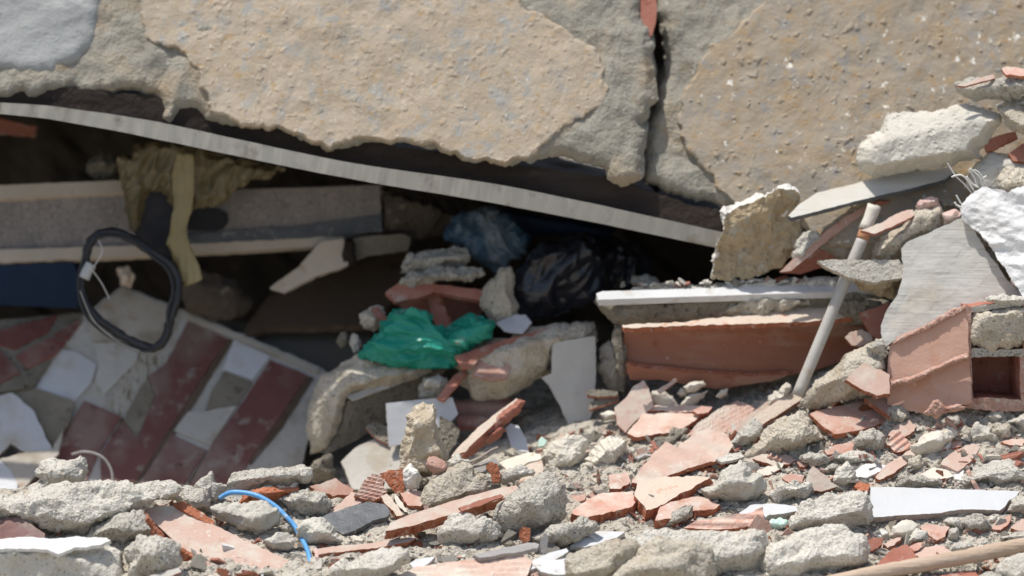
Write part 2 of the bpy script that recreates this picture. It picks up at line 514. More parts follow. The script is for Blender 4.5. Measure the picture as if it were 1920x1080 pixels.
# the collapsed wall
mineral('tan_coat', (.385, .31, .22), (.455, .38, .29), 18, [((.34, .325, .29), 26, .54, .66), ((.40, .285, .165), 60, .58, .70), ((.22, .19, .145), 95, .66, .74), ((.58, .53, .455), 110, .64, .72), ((.30, .27, .22), 8, .54, .74)], bump=.5, bd=.004, vary=0)
mineral('ochre_coat', (.335, .26, .17), (.35, .305, .245), 16, [((.36, .25, .14), 50, .56, .68), ((.29, .265, .23), 30, .54, .66), ((.18, .145, .10), 90, .67, .75), ((.74, .70, .61), 46, .65, .705), ((.26, .225, .175), 8, .54, .74)], bump=.5, bd=.004, vary=0)  # white spots paint sun highlights of the raised flecks
mineral('wall_concrete', (.27, .25, .20), (.35, .33, .275), 9, [((.345, .275, .19), 9, .50, .66), ((.18, .16, .125), 30, .58, .72), ((.46, .43, .37), 60, .62, .74), ((.25, .195, .125), 20, .60, .76)], bump=.8, bd=.006, pits=0, vary=0)
mineral('grey_coat', (.29, .295, .285), (.37, .375, .36), 6, [((.46, .455, .43), 18, .58, .74, 1), ((.20, .19, .165), 30, .64, .74), ((.33, .28, .21), 7, .60, .78)], bump=.5, bd=.005, vary=0, stretch=((0, .25, 0), (.5, 1, 1.6)))
mineral('white_flake', (.62, .59, .52), (.74, .71, .65), 60, [], bump=.5, vary=.05)
# clay
mineral('clay_face', (.46, .265, .20), (.55, .35, .28), 14, [((.54, .46, .385), 18, .48, .70), ((.42, .19, .12), 30, .56, .74), ((.62, .55, .47), 80, .62, .74)], rough=.9, bump=.45, bd=.003, vary=.18)
mineral('dusty_clay', (.54, .37, .295), (.58, .43, .35), 12, [((.58, .52, .43), 18, .46, .68), ((.47, .27, .20), 30, .58, .76), ((.64, .58, .50), 90, .62, .74)], rough=.92, bump=.4, bd=.003, vary=.12)
mineral('clay_break', (.41, .14, .07), (.48, .195, .11), 40, [((.24, .065, .035), 60, .56, .70), ((.58, .44, .35), 75, .58, .72)], rough=.92, bump=1, bd=.006, vary=.15)
mineral('red_clay', (.33, .125, .085), (.39, .18, .13), 16, [((.46, .34, .28), 28, .56, .74), ((.24, .08, .05), 60, .62, .76)], rough=.88, bump=.4, bd=.003)
mineral('beam_clay', (.30, .12, .07), (.33, .16, .105), 7, [((.38, .27, .20), 10, .52, .74, 1), ((.24, .08, .045), 30, .60, .78), ((.45, .38, .30), 80, .68, .78)], rough=.85, bump=.25, bd=.002, vary=.04, stretch=((0, 0, 0), (.35, 1, 1.6)))
mineral('dusted_clay_ledge', (.58, .47, .37), (.62, .52, .42), 16, [((.52, .26, .16), 30, .60, .74)], bump=.6, vary=.03)
mineral('maroon_tile', (.155, .052, .043), (.20, .07, .056), 7, [((.28, .205, .165), 9, .44, .74), ((.31, .25, .205), 26, .58, .72), ((.10, .04, .033), 50, .62, .74)], rough=.55, bump=.2, bd=.002, spec=.5, vary=.14)
mineral('maroon_edge', (.26, .085, .065), (.30, .12, .09), 30, bump=.4)
mineral('clay_rough', (.46, .27, .205), (.54, .35, .28), 40, [((.30, .13, .09), 60, .58, .72), ((.62, .52, .43), 70, .56, .70)], rough=.92, bump=1, bd=.006, vary=.08)
mineral('brick_side', (.53, .315, .23), (.57, .37, .29), 12, [((.52, .27, .17), 14, .54, .76), ((.60, .51, .43), 40, .62, .76)], rough=.88, bump=.3, bd=.003, vary=0)
# whites
mineral('white_tile', (.54, .54, .535), (.62, .625, .625), 6, [((.46, .40, .32), 10, .52, .74), ((.40, .33, .25), 40, .66, .76)], rough=.45, bump=.06, bd=.001, spec=.4, vary=.03)
mineral('marble', (.55, .56, .56), (.60, .605, .60), 4, [((.56, .545, .52), 6, .50, .80, 1)], rough=.35, bump=.02, bd=.001, spec=.4, vary=0, stretch=((0, 0, 0), (.6, 1, 1.5)))
mineral('marble_edge', (.34, .27, .245), (.45, .385, .35), 60, [((.55, .48, .38), 30, .55, .7)], bump=.6, bd=.003, stretch=((0, 0, 0), (2.2, 1, .4)))
mineral('white_plaster', (.66, .65, .62), (.73, .72, .70), 14, [((.56, .53, .48), 26, .64, .78)], bump=.5, bd=.005, bs=110, vary=.02)
mineral('white_paint', (.66, .65, .61), (.73, .72, .69), 12, [((.55, .51, .44), 20, .60, .76)], bump=.4, bd=.004, vary=.03)
mineral('dirty_white', (.47, .435, .375), (.55, .52, .465), 8, [((.36, .29, .20), 13, .56, .74), ((.25, .21, .16), 40, .66, .76)], rough=.75, bump=.4, vary=.05)
mineral('cream_shard', (.58, .53, .43), (.66, .61, .52), 14, [((.40, .33, .22), 30, .62, .76)], bump=.4)
mineral('dusty_tile', (.42, .36, .285), (.50, .45, .38), 8, [((.28, .235, .17), 12, .54, .72), ((.36, .22, .13), 16, .62, .76)], rough=.8, bump=.4, vary=.04)
mineral('mortar_bed', (.20, .17, .125), (.28, .245, .19), 14, [((.13, .105, .075), 30, .58, .74)], bump=.8, vary=.04)
mineral('ribbed_mortar', (.40, .36, .30), (.48, .44, .37), 20, [((.20, .155, .10), 34, .52, .66, 1)], bump=.6, vary=.04, stretch=((0, -.68, 0), (3.2, 1, .5)))
mineral('grey_board', (.50, .48, .43), (.56, .54, .485), 14, [((.41, .385, .335), 30, .55, .74, 1), ((.50, .44, .355), 6, .55, .75)], bump=.3, bd=.0016, bs=200, vary=.03, stretch=((0, .30, 0), (.22, 1, 4.5), 60))
mineral('pale_board', (.55, .52, .46), (.60, .575, .51), 12, [((.44, .37, .28), 18, .62, .78)], rough=.7, bump=.2, vary=.05)
mineral('trim_strip', (.39, .365, .31), (.46, .435, .375), 5, [((.25, .21, .16), 22, .56, .74), ((.52, .49, .43), 60, .62, .76), ((.28, .24, .185), 70, .66, .76)], rough=.6, bump=.15, bd=.001, vary=0, stretch=((0, .18, 0), (.3, 1, 1.5)))
mineral('pvc_white', (.54, .54, .525), (.62, .62, .605), 10, [((.42, .37, .30), 22, .56, .72)], rough=.5, bump=.1, spec=.4, vary=.02)
mineral('pole_metal', (.42, .395, .35), (.50, .475, .43), 10, [((.36, .29, .21), 20, .60, .78), ((.58, .55, .5), 60, .66, .78)], rough=.6, bump=.15, vary=0, spec=.4)
mineral('pole_dusty', (.62, .57, .48), (.68, .63, .54), 14, [], bump=.4, vary=0)
mineral('rust_band', (.40, .19, .10), (.46, .25, .15), 20, [], bump=.4, vary=0)
# darks and wood
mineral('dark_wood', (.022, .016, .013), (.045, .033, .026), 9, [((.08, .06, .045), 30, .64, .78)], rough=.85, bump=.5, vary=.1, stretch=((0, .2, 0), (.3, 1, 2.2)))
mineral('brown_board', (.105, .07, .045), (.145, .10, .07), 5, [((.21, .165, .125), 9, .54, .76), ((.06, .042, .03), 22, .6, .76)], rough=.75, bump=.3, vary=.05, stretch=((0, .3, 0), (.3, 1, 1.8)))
mineral('grey_brown_board', (.12, .105, .085), (.155, .14, .115), 4, [], rough=.8, bump=.15, vary=.05)
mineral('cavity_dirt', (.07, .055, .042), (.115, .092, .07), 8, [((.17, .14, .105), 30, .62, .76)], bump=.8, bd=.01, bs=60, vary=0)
mineral('speckled_stone', (.21, .185, .17), (.28, .25, .23), 12, [((.13, .12, .12), 150, .54, .66), ((.33, .29, .26), 120, .56, .68), ((.17, .155, .15), 9, .5, .7)], rough=.7, bump=.3, vary=0)
mineral('light_edge', (.50, .42, .33), (.56, .48, .39), 12, [((.36, .28, .19), 24, .60, .76)], bump=.3, vary=.03)
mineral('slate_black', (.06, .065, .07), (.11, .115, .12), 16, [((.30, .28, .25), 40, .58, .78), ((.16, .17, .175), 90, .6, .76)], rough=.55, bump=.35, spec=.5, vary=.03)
mineral('weathered_wood', (.42, .31, .22), (.54, .42, .32), 8, [((.30, .20, .13), 14, .58, .78, 1), ((.62, .54, .44), 20, .60, .80, 1)], bump=.4, vary=.05, stretch=((0, .18, 0), (.18, 1, 2.5), 60))
mineral('grey_wood', (.28, .265, .25), (.38, .36, .34), 20, [((.18, .15, .12), 40, .60, .78, 1)], bump=.4, vary=.05, stretch=((0, .1, 0), (.2, 1, 2.5)))
mineral('dry_twig', (.30, .25, .20), (.42, .37, .31), 40, [], bump=.3)
mineral('black_rubber', (.018, .018, .02), (.03, .03, .032), 20, [((.07, .07, .07), 50, .62, .8)], rough=.5, bump=.2, vary=0, spec=.5)
mineral('dark_cloth', (.02, .02, .024), (.035, .035, .04), 20, [], rough=.8, bump=.4, vary=0)
mineral('pale_tape', (.42, .42, .40), (.50, .50, .48), 20, [], bump=.3, vary=0)
mineral('blue_plastic', (.004, .014, .036), (.006, .02, .05), 8, [((.05, .05, .05), 20, .64, .8)], rough=.6, bump=.1, spec=.25, vary=0)
mineral('cable_blue', (.09, .30, .62), (.13, .38, .70), 30, [((.55, .60, .62), 60, .60, .76)], rough=.45, bump=.2, vary=0, spec=.5)
mineral('fibre', (.62, .60, .55), (.70, .68, .63), 30, [], bump=0, vary=0)
mineral('pink_plaster', (.60, .40, .35), (.66, .48, .42), 20, [((.62, .57, .5), 40, .55, .7)], bump=.4)
mineral('green_glaze', (.40, .55, .46), (.50, .64, .55), 20, [], rough=.3, bump=.1)
mineral('ground_rubble', (.46, .41, .33), (.57, .525, .44), 22, [((.26, .22, .165), 50, .58, .72), ((.50, .36, .29), 60, .64, .74), ((.62, .60, .54), 90, .64, .74)], bump=1.0, bd=.007, bs=150, pits=90, vary=0)

def film(name, c, c2, rough=.3, trans=.0, alpha=1.0, spots=None, bs=30, bump=.4):
    """thin plastic film of a bag"""
    mineral(name, c, c2, 9, spots or [], rough=rough, bump=bump, bs=bs, bd=.006, spec=.5, vary=0)
    b = MAT[name].node_tree.nodes['Principled BSDF']
    if trans:
        nt = MAT[name].node_tree; tr = nt.nodes.new('ShaderNodeBsdfTranslucent'); mx = nt.nodes.new('ShaderNodeMixShader')
        tr.inputs[0].default_value = (*c2, 1); mx.inputs[0].default_value = trans
        o = nt.nodes['Material Output']; nt.links.new(b.outputs[0], mx.inputs[1]); nt.links.new(tr.outputs[0], mx.inputs[2]); nt.links.new(mx.outputs[0], o.inputs[0])
film('green_film', (.015, .27, .19), (.03, .40, .29), rough=.32, trans=.25, spots=[((.40, .35, .28), 16, .60, .68)])
film('black_film', (.014, .015, .019), (.03, .031, .04), rough=.2)
film('blue_film', (.03, .075, .125), (.09, .145, .19), rough=.3, trans=.15, spots=[((.22, .24, .25), 9, .52, .74)])
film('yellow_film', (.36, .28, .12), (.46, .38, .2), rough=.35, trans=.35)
film('shaded_yellow_film', (.14, .11, .055), (.23, .185, .10), rough=.35, trans=.3)  # darker copy of the yellow film, with the bunched part's shade in its colour
film('white_film', (.50, .50, .52), (.62, .62, .64), rough=.4, trans=.2)
film('silver_film', (.45, .47, .5), (.65, .68, .72), rough=.2)
# ---------------------------------------------------------------- the ground: profile of the heap, picture height of the surface at each distance
GX = np.array([-1500, -500, 0, 300, 600, 850, 1100, 1350, 1520, 1650, 1800, 1920, 2500, 3600], float)
GYR = np.array([-.36, -.22, -.10, 0.0, .06, .12, .20, .30, .45, .70, 1.2, 2.0])
GT = np.array([
 #  -1500  -500     0   300   600   850  1100  1350  1520  1650  1800  1920  2500  3600
 [  1105, 1105, 1105, 1105, 1105, 1105, 1105, 1105, 1105, 1105, 1105, 1105, 1105, 1105],   # -.36
 [  1030, 1020, 1025, 1035, 1040, 1040, 1040, 1030, 1030, 1035, 1035, 1035, 1035, 1040],   # -.22
 [   980,  960,  965,  980,  985,  985,  985,  965,  965,  970,  960,  955,  960,  990],   # -.10
 [   930,  910,  915,  930,  935,  935,  930,  905,  895,  885,  870,  860,  860,  920],   # 0
 [   990,  975,  985,  990,  955,  905,  905,  880,  850,  830,  815,  805,  800,  880],   # .06
 [  1040, 1030, 1040, 1035,  985,  900,  870,  840,  805,  780,  765,  755,  740,  850],   # .12
 [  1040, 1040, 1040, 1030,  985,  900,  830,  800,  765,  765,  772,  775,  700,  800],   # .20
 [  1030, 1030, 1030, 1015,  960,  880,  790,  765,  720,  640,  560,  500,  420,  600],   # .30
 [  1000, 1000, 1000,  985,  920,  830,  745,  720,  620,  500,  330,  190,  160,  560],   # .45
 [   940,  940,  940,  930,  860,  770,  690,  650,  600,  500,  330,  190,  160,  540],   # .70
 [   840,  840,  840,  830,  780,  700,  620,  600,  560,  480,  360,  240,  200,  520],   # 1.2
 [   740,  740,  740,  730,  700,  640,  560,  560,  520,  460,  340,  230,  190,  500]], float)

def ground_py(px, Y):
    px = np.asarray(px, float); Y = np.asarray(Y, float)
    r = np.clip(np.searchsorted(GYR, Y) - 1, 0, len(GYR) - 2); t = np.clip((Y - GYR[r]) / (GYR[r + 1] - GYR[r]), 0, 1)
    lo = np.empty(px.shape); hi = np.empty(px.shape)
    rows = [np.interp(px, GX, GT[k]) for k in range(len(GYR))]
    rows = np.stack(rows)
    idx = np.arange(px.size)
    lo = rows[r.ravel(), idx].reshape(px.shape) if px.ndim else rows[int(r)]
    hi = rows[(r + 1).ravel(), idx].reshape(px.shape) if px.ndim else rows[int(r) + 1]
    return lo * (1 - t) + hi * t

def G(px, py, strict=False):
    """distance of the heap's surface seen at this pixel (first hit from the camera)"""
    ys = np.arange(-.36, 1.9, .004)
    g = ground_py(np.full(len(ys), float(px)), ys)
    k = np.argmax(g <= py)
    if g[k] > py: return None if strict else .1
    return float(ys[k])

def build_ground():
    xs = np.concatenate([np.linspace(-1500, -20, 60), np.arange(-15, 1935, 4.0), np.linspace(1950, 3600, 60)])
    ys = np.concatenate([np.arange(-.36, .30, .0045), np.linspace(.305, .8, 50), np.linspace(.82, 2.0, 30)])
    X, Yg = np.meshgrid(xs, ys)
    py = ground_py(X.ravel(), Yg.ravel())
    V = P(X.ravel(), py, Yg.ravel())
    n = len(xs); m = len(ys)
    mm = V * 1000
    d = 9 * fbm(mm / 70, 3, 3) + 5 * fbm(mm / 24, 2, 9) + 6 * (0.45 - worley(mm / 17, 4)) + 3.5 * (0.45 - worley(mm / 8, 6))
    V[:, 2] += d / 1000 * .8; V[:, 1] -= d / 1000 * .5
    d2 = 9 * facets3(mm / 30, 21) + 4 * facets3(mm / 13, 22); V[:, 2] += d2 / 1000 * .7; V[:, 1] -= d2 / 1000 * .4
    # apron down to the flat ground towards the camera, and far beyond
    front = V[:n].copy()
    rows = []
    for (yy, zz) in ((-.6, .33), (-1.0, .12), (-1.6, .02), (-3.0, 0), (-8.0, 0), (-14.0, 0)):
        r = front.copy(); r[:, 1] = yy; k = 1.0
        r[:, 2] = np.minimum(front[:, 2], zz) if zz else 0.0
        r[:, 0] = front[:, 0] * (1 + (0 - yy) * .35)
        rows.insert(0, r)
    k = len(rows)
    V = np.vstack(rows + [V]); m += k
    F = []
    I = np.arange(n * m).reshape(m, n)
    F = np.stack([I[:-1, :-1], I[:-1, 1:], I[1:, 1:], I[1:, :-1]], -1).reshape(-1, 4)
    o = link('rubble_ground', V, F.tolist(), 'ground_rubble', smooth=False, origin=(0, 0, 0)); tag(o, kind='structure')
    # the plain round about
    s = 70.0
    V = [(-s, -s, -.03), (s, -s, -.03), (s, s, -.03), (-s, s, -.03)]
    o = link('ground', V, [[0, 1, 2, 3]], 'ground_rubble', origin=(0, 0, 0)); tag(o, kind='structure')
build_ground()

# enclosure added to keep the hollow under the fallen wall dark: back, roof, end
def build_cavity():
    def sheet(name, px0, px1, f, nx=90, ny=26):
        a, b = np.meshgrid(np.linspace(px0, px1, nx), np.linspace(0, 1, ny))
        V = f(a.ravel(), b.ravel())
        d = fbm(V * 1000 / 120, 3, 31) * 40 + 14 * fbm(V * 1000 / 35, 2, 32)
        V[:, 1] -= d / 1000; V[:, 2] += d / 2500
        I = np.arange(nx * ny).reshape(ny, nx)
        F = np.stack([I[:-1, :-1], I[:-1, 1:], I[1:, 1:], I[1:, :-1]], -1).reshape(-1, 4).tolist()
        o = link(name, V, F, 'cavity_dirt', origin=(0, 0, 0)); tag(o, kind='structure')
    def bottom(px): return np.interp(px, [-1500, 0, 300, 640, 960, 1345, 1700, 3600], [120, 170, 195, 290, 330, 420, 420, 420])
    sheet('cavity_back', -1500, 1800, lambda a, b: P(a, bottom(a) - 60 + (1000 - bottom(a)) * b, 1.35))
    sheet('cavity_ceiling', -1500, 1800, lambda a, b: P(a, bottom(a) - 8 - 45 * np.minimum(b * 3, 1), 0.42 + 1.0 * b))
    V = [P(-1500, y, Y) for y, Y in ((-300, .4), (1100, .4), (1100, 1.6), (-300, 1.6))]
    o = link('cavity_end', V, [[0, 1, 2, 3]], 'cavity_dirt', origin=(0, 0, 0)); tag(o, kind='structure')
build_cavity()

# ---------------------------------------------------------------- the fallen wall: two slabs parted by a crack
SLAB_GY = .47
def slab_Y(px, py, base=.44): return base + SLAB_GY * (330 - py) / 1000.0

def slab(name, outline, label, coats, base):
    root = empty(name, P(outline[:, 0].mean(), outline[:, 1].max(), base + .3)); tag(root, label, 'wall slab')
    rng = np.random.RandomState(7)
    def body(nm, poly, mat, proud, thick, step, seed, amp, style='coat', rim=12, extra=None, smooth=False, lip=None):
        ol = resample(poly, step, 0, rng, seed)
        nx = np.roll(ol, -1, 0) - np.roll(ol, 1, 0); nr = np.stack([nx[:, 1], -nx[:, 0]], -1); nr /= np.linalg.norm(nr, axis=1, keepdims=True) + 1e-9
        p3 = np.concatenate([ol, np.full((len(ol), 1), seed * .7)], 1); lp_ = 1.0 if lip is None else lip
        ol = ol + nr * (lp_ * (7 * facets3(p3 / 34.0, seed) + 7 * pn(p3 / 21.0, seed) + 3.2 * pn(p3 / 8.0, seed + 2)))[:, None]
        q, fs = fill(ol, step, rng)
        be = boundary(fs); succ = dict(be); loop = [be[0][0]]
        while True:
            nx = succ.get(loop[-1])
            if nx is None or nx == loop[0] or len(loop) > len(be): break
            loop.append(nx)
        ed = np.minimum(edge_dist(q, ol), rim) / rim
        rnd = proud * (1 - (1 - ed) ** 2.2)
        if extra is not None: rnd = rnd + extra(q)
        yb = base + SLAB_GY * (330 - q[:, 1]) / 1000.0
        V = P(q[:, 0], q[:, 1], yb - rnd / 1000.0)
        Fl = [list(f) for f in fs]; Fl = orient(V, Fl, len(fs))
        N = vnormals(V, Fl)
        V = V + N * (relief(V, style, seed, amp, 200) * np.clip(ed + .5, 0, 1))[:, None]
        # side walls and back
        n0 = len(V); prev = loop; W = [V]
        nv = np.array([0, math.cos(R(14)), math.sin(R(14))])
        for fr in (.12, .3, .6, 1.0):
            r = V[loop] + nv * (thick * fr / 1000.0)
            r = r + np.stack([fbm(r * 1000 / 40, 2, seed + k) for k in range(3)], -1) * (.010 if fr < 1 else .002) * min(1, thick / 60)
            W.append(r); cur = list(range(n0, n0 + len(loop))); n0 += len(loop); m = len(loop)
            for k in range(m): Fl.append([prev[(k + 1) % m], prev[k], cur[k], cur[(k + 1) % m]])
            prev = cur
        W.append(W[-1].mean(0)[None])
        for k in range(m): Fl.append([prev[(k + 1) % m], prev[k], n0])
        V = np.vstack(W)
        # keep winding of the walls consistent with the front
        bs = set(boundary(Fl[:len(fs)]))
        a, b = loop[0], loop[1]
        if (a, b) in bs: pass
        else: Fl = Fl[:len(fs)] + [list(reversed(f)) for f in Fl[len(fs):]]
        return link(nm, V, Fl, mat, root, smooth=smooth)
    body('concrete_core', outline, 'wall_concrete', 26, 260, 5.2, 11, 1.0, 'wall', 26)
    for c in coats:
        kw = dict(c[7]) if len(c) > 7 else {}
        body(c[0], c[1], c[2], c[3], c[4], c[5], c[6], 1.0, **kw)
    return root

left_outline = pts('''-1500,60 -600,150 -250,175 0,183 40,180 65,191 92,182 118,168 160,172 200,176 240,171 272,178 298,194 303,216 318,226 340,210 352,205 362,208
 385,214 430,230 480,236 520,246 560,255 615,277 655,270 700,264 760,266 810,280 850,290 905,302 960,308 1000,305 1030,298 1060,299 1085,303 1115,311
 1135,320 1148,334 1165,343 1188,340 1204,327 1207,290 1208,240 1216,215 1232,185 1236,150 1226,120 1229,88 1216,60 1207,20 1200,-60 1190,-330 400,-360 -1500,-330''')
tan_left = pts('''262,-300 258,20 262,60 275,88 322,98 345,108 365,150 385,190 392,215 430,231 480,238 560,256 615,278 655,271 700,265 760,267 810,281 850,291 905,303
 958,309 990,300 1012,285 1030,268 1060,240 1092,228 1130,200 1146,170 1142,130 1120,92 1080,58 1030,28 985,8 955,-40 950,-300''')
grey_left = pts('-1500,-300 215,-300 212,-40 205,20 188,85 152,122 100,145 50,153 0,152 -300,130 -1500,60')
def flecks(seed, amt, thr):
    def f(q):
        a = np.concatenate([q, np.zeros((len(q), 1))], 1)
        n = fbm(a / 15.0, 2, seed); m = fbm(a / 90.0, 2, seed + 4)
        return amt * np.clip((n + .35 * m - thr) / .12, 0, 1)
    return f
def grey_wave(q):
    a = np.concatenate([q * [1, 1], np.zeros((len(q), 1))], 1)
    return 9 * fbm(np.stack([a[:, 0] / 220, (a[:, 1] + .25 * a[:, 0]) / 55, a[:, 2]], -1), 3, 77)
LS = slab('fallen_wall_slab', left_outline, 'long grey concrete wall slab with tan plaster, left of the crack',
     [('plaster_coat', tan_left, 'tan_coat', 36, 60, 3.9, 21, dict(style='coat', rim=9, extra=flecks(5, 1.6, .26))),
      ('smooth_coat', grey_left, 'grey_coat', 38, 50, 6.5, 22, dict(style='smooth', rim=40, extra=grey_wave, smooth=True))], .30)
right_outline = pts('''1222,-330 1224,0 1231,45 1245,80 1246,110 1238,150 1228,195 1212,235 1205,290 1210,347 1235,357 1262,366 1300,376 1345,388 1372,390 1410,384
 1480,410 1540,470 1650,520 3600,540 3600,-330''')
tan_right = pts('''1440,-300 1420,0 1392,30 1352,60 1312,108 1292,155 1272,178 1264,210 1272,262 1290,298 1318,322 1345,362 1380,386 1410,384 1470,405 1560,470 3600,500 3600,-300''')
RS = slab('fallen_wall_slab', right_outline, 'concrete wall slab with ochre-brown flecked plaster, right of the crack',
     [('plaster_coat', tan_right, 'ochre_coat', 36, 60, 4.1, 31, dict(style='coat', rim=9, extra=flecks(15, 3.0, .34)))], .36)

# clay splinter in the crack, and a backing added to block sky light
o = rock('crack_backing', pts('1150,-200 1300,-200 1330,120 1300,330 1230,360 1170,300 1150,100'), .62, 'cavity_dirt', T=40); tag(o, 'dark backing added deep inside the crack between the two wall slabs', 'debris')
o = plate('clay_shard', pts('1196,-30 1226,-30 1232,10 1230,40 1222,66 1208,70 1198,62 1202,30'), .44, ['red_clay', 'clay_break'], t=14, gy=.4); tag(o, 'red clay splinter jammed upright in the top of the crack', 'brick fragment')
# ================================================================ objects
def bottom_of(poly): k = int(np.argmax(poly[:, 1])); return poly[k]
def RK(name, cat, label, mat, poly, Y=None, dy=0.0, group=None, **kw):
    p = pts(poly); lo, hi = p.min(0), p.max(0)
    T = kw.get('T') or min(float(min(hi - lo)) * .62, 80); kw['T'] = T
    if Y is None:
        b = bottom_of(p); Y = G(b[0], min(b[1], 1100)) + T * .45 / 1000 + dy
    o = rock(name, p, Y, mat, **kw)
    if cat: tag(o, label, cat, group)
    elif label: o['label'] = label
    return o
def PL(name, cat, label, mats, poly, Y=None, dy=0.0, group=None, **kw):
    p = pts(poly); lo, hi = p.min(0), p.max(0); gy = kw.get('gy', 1.0)
    if Y is None:
        b = bottom_of(p); Y = G(b[0], min(b[1] + kw.get('t', 10) * .6, 1100)) + gy * (hi[1] - lo[1]) / 2000 - .006 + dy
    o = plate(name, p, Y, mats, **kw)
    if cat: tag(o, label, cat, group)
    elif label: o['label'] = label
    return o
def plane(x0, y0, Y0, gx, gy): return lambda c, lift=0.0: Y0 + (gx * (c[0] - x0) + gy * (y0 - c[1])) / 1000.0 - lift / 1000.0
def ON(pf, name, mats, poly, lift, parent, gx, gy, label=None, **kw):
    p = pts(poly); c = (p.min(0) + p.max(0)) / 2
    o = plate(name, p, pf(c, lift), mats, gx=gx, gy=gy, parent=parent, **kw)
    if label: o['label'] = label
    return o

# ---- strip and near-black board under the slab
def curve_strip():
    c = [(-420, 188, .33), (0, 203, .30), (150, 220, .295), (300, 246, .29), (640, 317, .275), (960, 369, .265), (1345, 449, .29), (1420, 468, .33)]
    a = catmull(c, 34); h = 17 + 2.5 * np.clip(a[:, 0] / 900, 0, 1) + 0 * a[:, 0]
    h = np.interp(a[:, 0], [-300, 0, 300, 640, 960, 1345], [11, 12, 19, 17, 21, 18])
    V = []; n = len(a)
    p3 = np.stack([a[:, 0], 0 * a[:, 0], 0 * a[:, 0]], -1)
    for k, (ou, od) in enumerate([(-1, 0), (1, 0), (1, 26), (-1, 26)]):
        V.append(P(a[:, 0], a[:, 1] + ou * h * .88 + 0.9 * pn(p3 / 90 + k % 3, 3 + (k in (1, 2))) + .35 * pn(p3 / 16, 8), a[:, 2] + od / 1000 + .002 * pn(p3 / 23, k)))
    V = np.vstack(V); F = []
    for s in range(4):
        s2 = (s + 1) % 4
        for k in range(n - 1): F.append([s * n + k, s * n + k + 1, s2 * n + k + 1, s2 * n + k])
    F = [list(reversed(f)) for f in F]
    F.append([0, n, 2 * n, 3 * n]); F.append([3 * n + n - 1, 2 * n + n - 1, n + n - 1, n - 1])
    o = link('metal_strip', V, F, 'trim_strip'); tag(o, 'long pale grey strip running down to the right just under the slab', 'trim strip')
curve_strip()
PL('dark_board', 'board', 'dark brown board wedged between the wall slab and the pale strip', 'dark_wood',
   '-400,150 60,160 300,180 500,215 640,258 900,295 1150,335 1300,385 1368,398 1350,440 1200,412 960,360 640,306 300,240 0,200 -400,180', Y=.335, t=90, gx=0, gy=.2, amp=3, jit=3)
PL('red_board', 'board', 'dim red board end at the left edge, deep under the strip', 'red_clay', '-300,215 0,222 68,238 62,252 0,246 -300,240', Y=.70, t=20, gy=.5)
RK('cloth_scrap', 'cloth', 'small grey crumpled scrap above the speckled block, left of the yellow bag', 'dim_concrete', '158,322 168,300 190,285 212,292 222,315 212,332 180,334', Y=.66)

# ---- speckled block with pale edges
t = empty('speckled_block', P(350, 470, .62)); tag(t, 'long speckled grey-pink stone block with pale edges behind the yellow bag', 'stone block')
PL('face', None, None, 'speckled_stone', '-400,380 0,372 228,362 560,352 712,347 716,432 640,446 330,458 0,470 -400,480', Y=.62, t=60, gx=0, gy=.1, jit=.5, parent=t)
PL('trim', None, None, 'light_edge', '-400,356 0,347 228,338 320,340 322,352 228,361 0,373 -400,380', Y=.605, t=60, gy=.4, parent=t)
PL('trim', None, None, 'light_edge', '-400,482 0,468 330,458 560,446 642,443 640,460 560,464 330,476 0,492 -400,505', Y=.60, t=30, gy=.4, parent=t)
PL('slot', None, 'dark rounded slot in the block', 'dark_cloth', '350,394 372,390 410,392 426,402 428,418 418,430 396,433 352,432', Y=.612, t=8, gy=.1, parent=t, jit=0)  # flat near-black plate stands in for the slot's shaded inside
PL('foot_shade', None, None, 'slate_black', '340,440 560,425 716,400 716,434 560,447 340,458', Y=.612, t=8, gy=.3, parent=t)  # black plate paints the shade along the block's lower right
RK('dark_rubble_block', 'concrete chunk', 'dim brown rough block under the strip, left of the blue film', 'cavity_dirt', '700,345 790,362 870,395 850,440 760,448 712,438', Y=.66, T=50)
t = empty('wooden_box', P(600, 560, .60)); tag(t, 'broken pale wooden box end with a split corner under the speckled block', 'wooden box')
PL('side_board', None, None, 'light_edge', '505,540 560,500 600,455 648,446 656,470 652,498 590,520 530,550', Y=.58, t=14, gx=-.2, gy=.3, parent=t)
PL('rail', None, None, 'mortar_bed', '655,446 756,438 770,445 765,470 690,480 655,492', Y=.60, t=18, gy=.2, parent=t)
RK('split_corner', None, None, 'dark_wood', '644,448 662,446 668,470 664,498 648,500 642,475', Y=.575, T=10, parent=t)
PL('brown_board', 'board', 'large smooth dark brown panel slanting below the wooden box', ['brown_board', 'brown_board'],
   '440,640 500,560 560,530 660,495 770,470 765,545 720,580 690,610 500,615', Y=.70, t=16, gx=-.1, gy=1.2)
PL('dull_board', 'board', 'dull grey-brown panel lying under the dark brown one, left of the green bag', 'grey_brown_board',
   '400,600 500,608 690,600 700,650 680,675 620,700 540,690 430,650', Y=.66, t=14, gy=1.2)
PL('blue_crate', 'crate', 'dark blue plastic crate side at the left edge under the speckled block', 'blue_plastic', '-300,505 0,496 138,492 150,530 146,578 0,572 -300,570', Y=.60, t=90, gy=.1, jit=.4)
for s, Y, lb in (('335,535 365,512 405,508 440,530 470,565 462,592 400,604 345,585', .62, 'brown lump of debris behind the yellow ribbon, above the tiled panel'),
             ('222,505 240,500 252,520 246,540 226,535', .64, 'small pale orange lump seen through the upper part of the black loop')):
    RK('debris_lump', 'debris', lb, 'cavity_dirt' if Y < .63 else 'dusted_clay_ledge', s, Y=Y, T=30)

